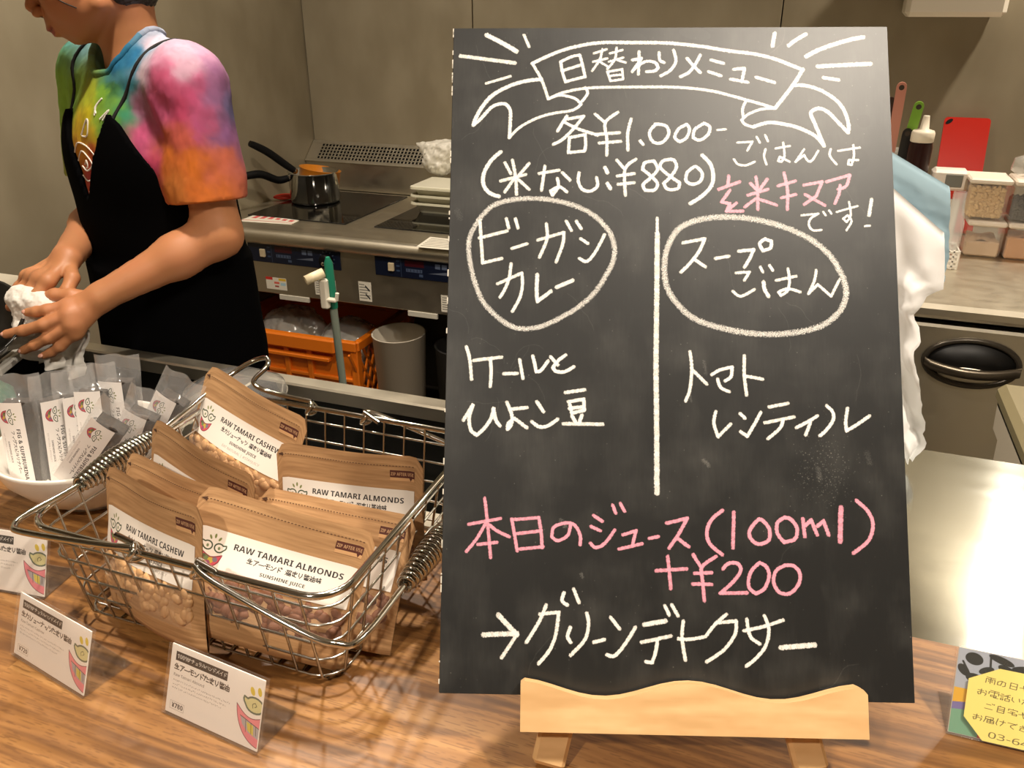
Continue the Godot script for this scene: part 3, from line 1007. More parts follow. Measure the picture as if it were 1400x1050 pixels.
	tool.call("ladle", "dark brown tool handle behind the pink spatula", Vector3(0.175, 0.86, -2.62), Vector3(0.168, 1.24, -2.6), rgb(66, 44, 36))
	tool.call("tongs", "black tool handle below the green kitchen tool", Vector3(0.215, 0.86, -2.57), Vector3(0.222, 1.165, -2.55), rgb(28, 26, 24))

	# grey plastic bin at the right edge
	t = thing("plastic_bin", "light grey plastic bin with an olive lid beside the refrigerator door", "bin", Vector3(0.565, 0, -1.52))
	st = begin()
	var pr := [[0.0, 0.125], [0.70, 0.155], [0.71, 0.165], [0.76, 0.168]]
	for i in 3:
		st.set_smooth_group(-1)
		var a: Array = pr[i]
		var b: Array = pr[i + 1]
		var ra := round_rect(-a[1], a[1], -a[1], a[1], a[0], 0.02, 3)
		var rb := round_rect(-b[1], b[1], -b[1], b[1], b[0], 0.02, 3)
		for k in ra.size():
			var k2 := (k + 1) % ra.size()
			face(st, [ra[k], ra[k2], rb[k2], rb[k]], ra[k])
	part("tub", st, mat(rgb(206, 196, 176), 0.5), t)
	part("lid", boxes(Vector3(-0.172, 0.76, -0.172), Vector3(0.172, 0.80, 0.172), 0.012), mat(rgb(132, 122, 92), 0.5), t)
	part("side_recess", boxes(Vector3(-0.10, 0.56, 0.142), Vector3(0.10, 0.66, 0.154), 0.01), mat(rgb(190, 180, 160), 0.5), t)

	# towel stand hidden behind the menu board, with a white towel and a blue cloth
	t = thing("towel_stand", "thin steel stand behind the menu board carrying the towels", "stand", Vector3(0.06, 0.897, -1.09))
	st = begin()
	tube(st, [Vector3(0, 0.004, 0), Vector3(0, 0.365, 0)], 0.006, 10)
	part("post", st, M.steel, t)
	st = begin()
	lathe(st, [Vector2(0, 0.008), Vector2(0.05, 0.006), Vector2(0.055, 0.0), Vector2(0, 0.0)], 24)
	part("foot", st, M.steel, t)
	st = begin()
	tube(st, [Vector3(0, 0.35, 0), Vector3(0.085, 0.30, 0)], 0.005, 10)
	part("arm", st, M.steel, t)
	# the towels hang over the arm in loose folds; each row of the table is height, left edge, right edge of the front fall
	var fall := func(rows: Array, u: float, y: float) -> float:
		for i in rows.size() - 1:
			if y >= rows[i + 1][0]:
				var f: float = (rows[i][0] - y) / (rows[i][0] - rows[i + 1][0])
				return lerpf(lerpf(rows[i][1], rows[i + 1][1], f), lerpf(rows[i][2], rows[i + 1][2], f), u)
		return lerpf(rows[-1][1], rows[-1][2], u)
	var cloth := func(called: String, label: String, mt: Material, rows: Array, z0: float, wave: float, back: float, tilt: float) -> void:
		var s := begin()
		var hi: float = rows[0][0]
		var lo: float = rows[-1][0]
		var total: float = hi - lo + back
		sheet(s, 36, 60, func(u: float, v: float) -> Vector3:
			var run := v * total
			var front: bool = run < hi - lo
			var y: float = lo + run if front else hi - (run - (hi - lo))
			var drop: float = hi - y
			var x: float = fall.call(rows, u, y) - 0.06
			var slope := tilt * (x - 0.022) * clampf(1.0 - drop * 3.0, 0.0, 1.0)
			var k := minf(1.0, drop * 8.0)
			var z := z0 + (1.0 if front else -1.0) * (0.004 + 0.011 * sqrt(minf(1.0, drop / 0.02)))
			z += wave * sin(u * 12.0 + y * 14.0) * k + 0.008 * nz.get_noise_2d(u * 70.0, y * 700.0) * k
			return Vector3(x + 0.004 * nz.get_noise_2d(y * 1500.0, u * 30.0) * k, y - slope - 0.897, z), Vector3.BACK)
		var m := part(called, s, mt)
		m.position = Vector3(0.06, 0.897, -1.09)
		tag(m, label, "towel")
	var linen := mat(rgb(249, 249, 248), 0.9, 0.0, {"rim_enabled": true, "rim": 0.3})
	cloth.call("white_towel", "bright white towel hanging down beside the menu board", linen, [[1.272, 0.05, 0.155], [1.235, 0.05, 0.162], [1.200, 0.05, 0.168], [1.175, 0.055, 0.150], [1.14, 0.06, 0.141], [1.11, 0.065, 0.156], [1.085, 0.07, 0.148], [1.04, 0.08, 0.164], [0.98, 0.09, 0.180], [0.94, 0.13, 0.187], [0.91, 0.160, 0.178]], 0.0, 0.009, 0.12, 0.75)
	cloth.call("blue_cloth", "pale blue cloth draped behind the white towel", mat(rgb(146, 172, 184), 0.9), [[1.302, 0.05, 0.156], [1.26, 0.05, 0.162], [1.215, 0.05, 0.170], [1.180, 0.06, 0.172]], -0.034, 0.004, 0.1, 0.52)

# ---------------------------------------------------------------- menu board and easel
func board_image() -> Image:
	var n := FastNoiseLite.new()
	n.seed = 17
	n.noise_type = FastNoiseLite.TYPE_SIMPLEX
	n.frequency = 1.0
	n.fractal_type = FastNoiseLite.FRACTAL_FBM
	n.fractal_octaves = 4
	var im := blank(600, 900, Color.BLACK)
	var a := rgb(28, 29, 29)
	var b := rgb(58, 58, 56)
	for y in 900:
		for x in 600:
			var wipe := n.get_noise_2d(x * 0.0035 + y * 0.001, y * 0.008)
			var k := 0.22 + 0.55 * n.get_noise_2d(x * 0.011, y * 0.006 + 9.0) + 0.4 * wipe + 0.12 * n.get_noise_2d(x * 0.25, y * 0.02)
			im.set_pixel(x, y, a.lerp(b, clampf(k, 0.0, 1.0)))
	im.resize(1200, 1800, Image.INTERPOLATE_BILINEAR)
	var s := 0.3
	# wiped and wet patches, specks of chalk dust
	for d in [[3757, 906, 62, 62, 24], [3696, 1271, 95, 105, 16], [3640, 1420, 40, 110, 20], [3896, 1774, 62, 62, 34], [1680, 150, 130, 110, 44], [2240, 60, 150, 60, 50], [2950, 3420, 190, 120, 32], [3560, 4760, 240, 200, 30]]:
		blob(im, Vector2(d[0], d[1]) * s, Vector2(d[2], d[3]) * s, Color(d[4] / 255.0, d[4] / 255.0, d[4] / 255.0, 0.45), 0.2)
	for d in [[81, 1795, 50, 45, 0.25], [3690, 3960, 40, 55, 0.3], [3260, 4100, 34, 60, 0.45], [2290, 4020, 70, 30, 0.6], [2290, 3180, 24, 80, 0.4], [1050, 4560, 60, 34, 0.6], [1210, 5000, 24, 20, 0.6], [2160, 3450, 18, 40, 0.5]]:
		seg(im, (Vector2(d[0], d[1]) - Vector2(0.3 * d[2], 0.7 * d[3])) * s, (Vector2(d[0], d[1]) + Vector2(0.3 * d[2], 0.7 * d[3])) * s, minf(d[2], d[3]) * 1.3 * s, Color(0.66, 0.65, 0.62, d[4]), 1.5)
	for i in 900:
		var p := Vector2(rng.randf() * 1200.0, rng.randf() * 1800.0)
		if i < 420: p = Vector2(990 + rng.randfn(0, 38), 1225 + rng.randfn(0, 50))
		blob(im, p, Vector2.ONE * rng.randf_range(0.5, 1.3), Color(0.72, 0.7, 0.66, rng.randf_range(0.15, 0.6)))
	for i in 26:
		var p := Vector2(rng.randf() * 1150.0, rng.randf() * 1750.0)
		var q := p
		var an := rng.randf() * TAU
		for k in 9:
			an += rng.randf_range(-0.5, 0.5)
			q = p + Vector2.from_angle(an) * 14.0
			seg(im, p, q, 1.6, Color(0.55, 0.54, 0.52, 0.22), 0.4)
			p = q
	for st in CHALK:
		var pts := []
		for i in range(0, st[2].size(), 2): pts.append(Vector2(st[2][i], st[2][i + 1]) * s)
		var w: float = absf(st[1]) * s * 1.1
		var c := rgb(246, 243, 236) if st[0] == 0 else rgb(244, 160, 180)
		line(im, bend(pts), w, c, 1.0 if st[1] < 0 else 0.45)
	return im

func board_frame() -> Transform3D:
	var x := Vector3(0.950, 0.004, -0.312).normalized()
	var y := Vector3(-0.170, 0.856, -0.488)
	y = (y - x * x.dot(y)).normalized()
	return Transform3D(Basis(x, y, x.cross(y)), Vector3(-0.045, 0.964, -0.5006))

func menu_board() -> void:
	var xf := board_frame()
	var t := thing("menu_board", "black chalkboard menu covered in white and pink chalk writing", "chalkboard", xf.origin)
	t.basis = xf.basis
	var w := 0.1875
	var h := 0.5625
	var st := begin()
	box(st, Vector3(0, h / 2, -0.0036), Vector3(w * 2, h, 0.007), 0.0008)
	part("panel", st, mat(rgb(46, 44, 41), 0.6), t)
	st = begin()
	st.set_smooth_group(-1)
	face(st, [Vector3(-w + 0.0005, h - 0.0005, 0.0002), Vector3(w - 0.0005, h - 0.0005, 0.0002), Vector3(w - 0.0005, 0.0005, 0.0002), Vector3(-w + 0.0005, 0.0005, 0.0002)], Vector3.BACK, [Vector2(0, 0), Vector2(1, 0), Vector2(1, 1), Vector2(0, 1)])
	part("writing_face", st, tmat(board_image(), 0.42), t)
	# worn pale edge flecks down the left side
	st = begin()
	for i in 34:
		var y := rng.randf() * h
		if i < 12: y = h - rng.randf() * 0.05
		box(st, Vector3(-w, y, -0.0005), Vector3(0.0012, rng.randf_range(0.001, 0.006), 0.001), 0.0002)
	part("edge_wear", st, mat(rgb(214, 208, 194), 0.8), t)

	# table easel of pale wood
	var grain := tex(noise_image(256, 128, rgb(206, 164, 112), rgb(228, 190, 138), 3, 18, 4, 41, 0.9))
	var wood := mat(Color.WHITE, 0.55, 0.0, {"albedo_texture": grain, "uv1_triplanar": true, "uv1_scale": Vector3(3, 3, 3)})
	t = thing("table_easel", "pale wooden table easel carrying the menu board", "easel", xf.origin)
	t.basis = xf.basis
	st = begin()
	var poly := [Vector2(-0.122, -0.0235)]
	poly.append(Vector2(0.145, -0.0235))
	poly.append(Vector2(0.145, 0.0095))
	poly.append(Vector2(0.142, 0.013))
	for k in 25:
		var u := 1.0 - k / 24.0
		var x := lerpf(-0.119, 0.138, u)
		var y := 0.0085 + 0.0065 * cos((u - 0.5) * TAU * 1.9)
		poly.append(Vector2(x, y))
	poly.append(Vector2(-0.122, 0.0125))
	prism(st, poly, 0.011, Transform3D(Basis.IDENTITY, Vector3(0, 0, 0.0045)))
	part("ledge_bar", st, wood, t)
	st = begin()
	box(st, Vector3(0.01, -0.0075, -0.01), Vector3(0.25, 0.0135, 0.029), 0.001)
	part("ledge", st, wood, t)
	var leg := func(called: String, a: Vector3, b: Vector3, wd: float, th: float) -> void:
		var s := begin()
		var d := (b - a).normalized()
		var xx := d.cross(Vector3.BACK).normalized()
		box(s, Vector3.ZERO, Vector3(wd, (b - a).length(), th), 0.003, Transform3D(Basis(xx, d, xx.cross(d)), (a + b) / 2))
		part(called, s, wood, t)
	leg.call("leg", Vector3(-0.100, -0.059, -0.020), Vector3(-0.012, 0.30, -0.020), 0.027, 0.013)
	leg.call("leg", Vector3(0.112, -0.059, -0.020), Vector3(0.024, 0.30, -0.020), 0.027, 0.013)
	leg.call("cross_bar", Vector3(-0.075, 0.1, -0.034), Vector3(0.08, 0.1, -0.034), 0.022, 0.012)
	# rear prop, down to the counter behind
	var foot := xf.affine_inverse() * Vector3(0.04, 0.905, -0.86)
	var s := begin()
	var a := Vector3(0.006, 0.27, -0.034)
	var d := (foot - a).normalized()
	var xx := d.cross(Vector3.RIGHT).normalized()
	box(s, Vector3.ZERO, Vector3(0.012, (foot - a).length(), 0.025), 0.002, Transform3D(Basis(xx, d, xx.cross(d)), (a + foot) / 2))
	part("rear_leg", s, wood, t)

# ---------------------------------------------------------------- basket
func wire_basket() -> void:
	var base := Vector3(-0.486, 0.9, -0.603)
	var t := thing("wire_basket", "rectangular chrome wire basket full of kraft snack pouches", "basket", base)
	var o := -base
	var X0 := -0.655
	var X1 := -0.318
	var Z0 := -0.755
	var Z1 := -0.450
	var shift := func(pts: Array) -> Array:
		var q := []
		for p in pts: q.append(p + o)
		return q
	var st := begin()
	tube(st, shift.call(round_rect(X0, X1, Z0, Z1, 1.02, 0.032, 6)), 0.0034, 10, true)
	part("rim", st, M.chrome, t)
	# the walls lean in towards the base by the same share everywhere
	var inset := func(y: float) -> float: return (1.02 - y) / 0.114 * 0.020
	for y in [1.004, 0.981, 0.957, 0.933, 0.909]:
		var e: float = inset.call(y)
		st = begin()
		tube(st, shift.call(round_rect(X0 + e + 0.002, X1 - e - 0.002, Z0 + e + 0.002, Z1 - e - 0.002, y, 0.026, 4)), 0.0014, 6, true)
		part("wire", st, M.wire, t)
	for i in 11:
		var x := lerpf(X0 + 0.036, X1 - 0.036, i / 10.0)
		st = begin()
		tube(st, shift.call([Vector3(x, 1.021, Z1 - 0.002), Vector3(x, 0.91, Z1 - 0.021), Vector3(x, 0.9025, Z1 - 0.027), Vector3(x, 0.9025, Z0 + 0.027), Vector3(x, 0.91, Z0 + 0.021), Vector3(x, 1.021, Z0 + 0.002)]), 0.0014, 6)
		part("wire", st, M.wire, t)
	for i in 9:
		var z := lerpf(Z0 + 0.036, Z1 - 0.036, i / 8.0)
		st = begin()
		tube(st, shift.call([Vector3(X0 + 0.002, 1.021, z), Vector3(X0 + 0.021, 0.912, z), Vector3(X0 + 0.027, 0.9055, z), Vector3(X1 - 0.027, 0.9055, z), Vector3(X1 - 0.021, 0.912, z), Vector3(X1 - 0.002, 1.021, z)]), 0.0014, 6)
		part("wire", st, M.wire, t)
	# two swing handles with coil grips and pivot loops on the long sides
	var handle := func(pts: Array, ga: int, gb: int) -> void:
		var s := begin()
		tube(s, shift.call(curve(pts, 6)), 0.0031, 9)
		var hd := part("handle", s, M.chrome, t)
		var a: Vector3 = pts[ga] + o
		var b: Vector3 = pts[gb] + o
		var d := (b - a).normalized()
		var u := d.cross(Vector3.UP).normalized()
		var v := d.cross(u)
		var hel := []
		var turns := 19
		for k in turns * 12 + 1:
			var f := float(k) / (turns * 12)
			var r := 0.0062 + 0.0062 * sin(PI * f)
			hel.append(a.lerp(b, f) + (u * cos(f * turns * TAU) + v * sin(f * turns * TAU)) * r)
		s = begin()
		tube(s, hel, 0.0021, 5)
		part("coil_grip", s, M.chrome, hd)
		for e in [pts[0], pts[-1]]:
			var ring := []
			for k in 14: ring.append(Vector3(e.x, 1.0195, signf(e.z + 0.6) * 0.0 + (Z1 if e.z > -0.6 else Z0)) + Vector3(0.0035 * sin(TAU * k / 7.0), 0.0075 * cos(TAU * k / 14), 0.0075 * sin(TAU * k / 14)) + o)
			s = begin()
			tube(s, ring, 0.0027, 8, true)
			part("pivot_loop", s, M.chrome, hd)
	handle.call([Vector3(-0.521, 1.027, -0.447), Vector3(-0.56, 1.026, -0.441), Vector3(-0.633, 1.025, -0.434), Vector3(-0.650, 1.025, -0.439), Vector3(-0.655, 1.025, -0.458), Vector3(-0.655, 1.022, -0.517), Vector3(-0.656, 1.024, -0.622), Vector3(-0.655, 1.03, -0.68), Vector3(-0.643, 1.048, -0.738), Vector3(-0.625, 1.061, -0.768), Vector3(-0.606, 1.067, -0.775), Vector3(-0.600, 1.060, -0.767), Vector3(-0.612, 1.043, -0.752), Vector3(-0.590, 1.031, -0.756), Vector3(-0.534, 1.027, -0.757)], 5, 6)
	handle.call([Vector3(-0.452, 1.026, -0.446), Vector3(-0.43, 1.018, -0.441), Vector3(-0.345, 0.993, -0.438), Vector3(-0.315, 0.985, -0.443), Vector3(-0.303, 0.978, -0.462), Vector3(-0.306, 0.970, -0.545), Vector3(-0.308, 0.967, -0.665), Vector3(-0.308, 0.972, -0.735), Vector3(-0.318, 0.983, -0.762), Vector3(-0.345, 0.995, -0.764), Vector3(-0.44, 1.022, -0.761), Vector3(-0.459, 1.027, -0.757)], 5, 6)
	# short hooked wire ends by the loops
	for e in [[Vector3(-0.452, 1.028, -0.45), Vector3(-0.432, 1.0235, -0.4475)], [Vector3(-0.521, 1.028, -0.451), Vector3(-0.545, 1.0295, -0.455)], [Vector3(-0.459, 1.028, -0.752), Vector3(-0.436, 1.021, -0.745)]]:
		st = begin()
		tube(st, [e[0] + o, e[1] + o], 0.003, 8)
		part("hook_end", st, M.chrome, t)

# ---------------------------------------------------------------- prints shared by packs and cards
func smile_logo(im: Image, c: Vector2, s: float, turn := 0.0) -> void:
	# three drops, leaf shaped glasses and an open mouth full of fruit
	var P := func(x: float, y: float) -> Vector2: return c + (Vector2(x, y) * s).rotated(turn)
	var ink := rgb(64, 78, 58)
	for d in [[-0.28, -0.78, -0.5], [-0.02, -0.9, 0.0], [0.26, -0.78, 0.5]]: blob(im, P.call(d[0], d[1]), Vector2(0.06, 0.13) * s, rgb(120, 128, 70), d[2] + turn)
	var mouth := []
	for k in 13: mouth.append(P.call(-0.62 + 1.24 * k / 12.0, 0.14 + 0.14 * sin(PI * k / 12.0) - 0.10 * absf(k - 6) / 6.0))
	for k in 13: mouth.append(P.call(0.62 - 1.24 * k / 12.0, 0.1 + 0.70 * sqrt(maxf(0.0, sin(PI * k / 12.0)))))
	area(im, mouth, rgb(206, 84, 98))
	for d in [[-0.22, 0.38, 0.16, 112, 128, 84], [0.06, 0.46, 0.17, 196, 172, 74], [0.3, 0.36, 0.14, 128, 116, 130], [-0.05, 0.62, 0.13, 146, 82, 110], [-0.38, 0.3, 0.1, 90, 96, 70]]:
		blob(im, P.call(d[0], d[1]), Vector2.ONE * d[2] * s, rgb(d[3], d[4], d[5]))
	mouth.append(mouth[0])
	line(im, mouth, maxf(1.0, s * 0.05), rgb(126, 46, 62))
	for k in [-1, 1]:
		var leaf := []
		for i in 17:
			var a := TAU * i / 16.0
			leaf.append(P.call(0.34 * k + 0.27 * cos(a) + (0.12 * k if cos(a) * k > 0.9 else 0.0), -0.3 + 0.24 * sin(a) - (0.12 if cos(a) * k > 0.9 else 0.0)))
		line(im, leaf, maxf(1.2, s * 0.075), ink)
		blob(im, P.call(0.34 * k, -0.28), Vector2(0.07, 0.09) * s, rgb(120, 134, 96))

func pouch_label(title: String, jp: String) -> Image:
	var im := blank(880, 236, rgb(234, 226, 216))
	smile_logo(im, Vector2(110, 128), 98.0)
	var ink := rgb(28, 24, 24)
	latin(im, title, Vector2(520, 84), 33, ink, true, 0.0, 1.16, 1)
	var w := 0.0
	for ch in jp: w += 27.0 if ch == " " else 32.5
	kana(im, jp, Vector2(520 - w / 2, 104), 30, 4.2, ink, 1.08)
	latin(im, "SUNSHINE JUICE", Vector2(520, 176), 18, ink, true, 0.0, 1.25, 1)
	latin(im, "EAT NATURAL | #STAYJUICY", Vector2(520, 212), 16, rgb(150, 140, 132), false, 0.0, 1.25, 1)
	return im

const PW := 0.172
const PH := 0.142

func pouch_t(u: float, v: float) -> float:
	# half thickness of a filled pouch; u from -1 to 1, v from 0 to 1
	var s := 1.0
	if v > 0.22: s = 0.5 + 0.5 * cos(PI * clampf((v - 0.22) / 0.56, 0.0, 1.0))
	if v < 0.12: s *= 0.72 + 0.28 * v / 0.12
	return 0.0004 + 0.0175 * s * sqrt(maxf(0.0, 1.0 - u * u * 0.98 - 0.02)) + 0.0006 * sin(u * 7.0 + v * 5.0) * s

func pouch_p(u: float, v: float, side: float, off := 0.0) -> Vector3:
	var r := 0.014 / (PW * 0.5)
	var top := 1.0
	if absf(u) > 1.0 - r: top -= (1.0 - sqrt(maxf(0.0, 1.0 - pow((absf(u) - (1.0 - r)) / r, 2)))) * 0.014 / PH
	var vv := v * top
	var bow := 0.004 * sin(vv * 2.4) * (1.0 - u * u) + 0.0035 * sin(u * 3.0 + 0.7) * maxf(0.0, vv - 0.7) / 0.3
	return Vector3(u * PW * 0.5 * (1.0 - 0.02 * sin(vv * PI)), vv * PH, side * (pouch_t(u, vv) + off) + bow)

func make_pouch(label_mat: Material, nut: Color, long_nut: float) -> Node3D:
	var t := Node3D.new()
	var st := begin()
	sheet(st, 24, 20, func(u: float, v: float) -> Vector3: return pouch_p(u * 2 - 1, v, 1.0), Vector3.BACK)
	sheet(st, 24, 20, func(u: float, v: float) -> Vector3: return pouch_p(u * 2 - 1, v, -1.0), Vector3.FORWARD)
	sheet(st, 24, 2, func(u: float, v: float) -> Vector3: return pouch_p(u * 2 - 1, 0, 1.0).lerp(pouch_p(u * 2 - 1, 0, -1.0), v), Vector3.DOWN)
	part("bag", st, M.kraft, t)
	st = begin()
	sheet(st, 20, 8, func(u: float, v: float) -> Vector3: return pouch_p(lerpf(-0.92, 0.90, u), lerpf(0.73, 0.44, v), 1.0, 0.0007), Vector3.BACK)
	part("label", st, label_mat, t)
	# clear window with the nuts showing
	st = begin()
	var r2 := RandomNumberGenerator.new()
	r2.seed = 5
	for i in 95:
		var u := r2.randf_range(-0.86, 0.86)
		var v := r2.randf_range(0.21, 0.41)
		var p := pouch_p(u, v, 1.0, r2.randf_range(-0.003, -0.0005))
		var a := r2.randf() * TAU
		ball(st, p, Vector3(0.0052 * long_nut, 0.0052, 0.0036) * r2.randf_range(0.8, 1.2), 8, Basis(Vector3(0, 0, 1), a))
	tag(part("nuts", st, mat(nut, 0.6), t), "roasted nuts behind the clear window", "", "", "stuff")
	st = begin()
	sheet(st, 20, 6, func(u: float, v: float) -> Vector3: return pouch_p(lerpf(-0.93, 0.93, u), lerpf(0.43, 0.18, v), 1.0, 0.0038), Vector3.BACK)
	part("window_film", st, M.film, t)
	# badge and tear line
	st = begin()
	sheet(st, 6, 3, func(u: float, v: float) -> Vector3: return pouch_p(lerpf(0.60, 0.90, u), lerpf(0.885, 0.80, v), 1.0, 0.0006), Vector3.BACK)
	part("zip_badge", st, M.badge, t)
	st = begin()
	for k in 46:
		var u := lerpf(-0.9, 0.88, k / 45.0)
		var p := pouch_p(u, 0.918, 1.0, 0.0006)
		box(st, p, Vector3(0.0018, 0.0007, 0.0003), 0.0001)
	var tp := pouch_p(-0.9, 0.918, 1.0, 0.0007)
	prism(st, [Vector2(0, -0.0022), Vector2(0, 0.0022), Vector2(-0.006, 0)], 0.0003, Transform3D(Basis.IDENTITY, tp))
	part("tear_line", st, mat(rgb(84, 56, 38), 0.8), t)
	return t

func pouches() -> void:
	var bi := blank(192, 64, rgb(206, 160, 112))
	area(bi, [Vector2(0, 0), Vector2(192, 0), Vector2(192, 44), Vector2(176, 44), Vector2(164, 63), Vector2(152, 44), Vector2(0, 44)], rgb(82, 38, 26))
	latin(bi, "ZIP AFTER USE", Vector2(96, 32), 19, rgb(206, 168, 124), true, 0.0, 1.0, 1)
	M.badge = tmat(bi, 0.7)
	var ca := make_pouch(tmat(pouch_label("RAW TAMARI CASHEW", "生カシューナッツ 溜まり醤油味"), 0.55), rgb(196, 152, 104), 1.6)
	var al := make_pouch(tmat(pouch_label("RAW TAMARI ALMONDS", "生アーモンド 溜まり醤油味"), 0.55), rgb(122, 74, 44), 1.45)
	# top left, top right and bottom middle of each pouch
	for p in [
		["cashew_pouch", ca, "kraft cashew pouch with nuts showing, at the front left of the basket", Vector3(-0.630, 1.045, -0.530), Vector3(-0.463, 1.062, -0.478), Vector3(-0.553, 0.909, -0.478)],
		["cashew_pouch", ca, "kraft cashew pouch mostly hidden, second from the left front of the basket", Vector3(-0.642, 1.036, -0.572), Vector3(-0.475, 1.040, -0.536), Vector3(-0.560, 0.909, -0.518)],
		["cashew_pouch", ca, "kraft cashew pouch with its badge showing, third from the left front", Vector3(-0.637, 1.060, -0.608), Vector3(-0.468, 1.046, -0.560), Vector3(-0.555, 0.912, -0.562)],
		["cashew_pouch", ca, "tallest standing kraft cashew pouch at the back left of the basket", Vector3(-0.652, 1.075, -0.722), Vector3(-0.484, 1.047, -0.680), Vector3(-0.568, 0.925, -0.655)],
		["almond_pouch", al, "kraft almond pouch with the full label showing, at the front right", Vector3(-0.495, 1.060, -0.514), Vector3(-0.328, 1.022, -0.547), Vector3(-0.425, 0.914, -0.472)],
		["almond_pouch", al, "kraft almond pouch half hidden in the middle of the right row", Vector3(-0.485, 1.016, -0.588), Vector3(-0.317, 1.010, -0.600), Vector3(-0.405, 0.902, -0.515)],
		["almond_pouch", al, "kraft almond pouch at the back right of the basket", Vector3(-0.497, 1.043, -0.630), Vector3(-0.325, 1.056, -0.635), Vector3(-0.405, 0.912, -0.606)],
	]:
		var x: Vector3 = (p[4] - p[3]).normalized()
		var tm: Vector3 = (p[3] + p[4]) * 0.5
		var y: Vector3 = tm - p[5]
		y = (y - x * x.dot(y)).normalized()
		var o: Node3D = p[1].duplicate()
		o.name = numbered(p[0])
		add_child(o)
		var tall := 0.93 if p[0] == "almond_pouch" else 1.0
		o.transform = Transform3D(Basis(x, y * tall, x.cross(y)), tm - y * PH * tall)
		tag(o, p[2], "pouch", "kraft pouches in the wire basket")
	ca.free()
	al.free()

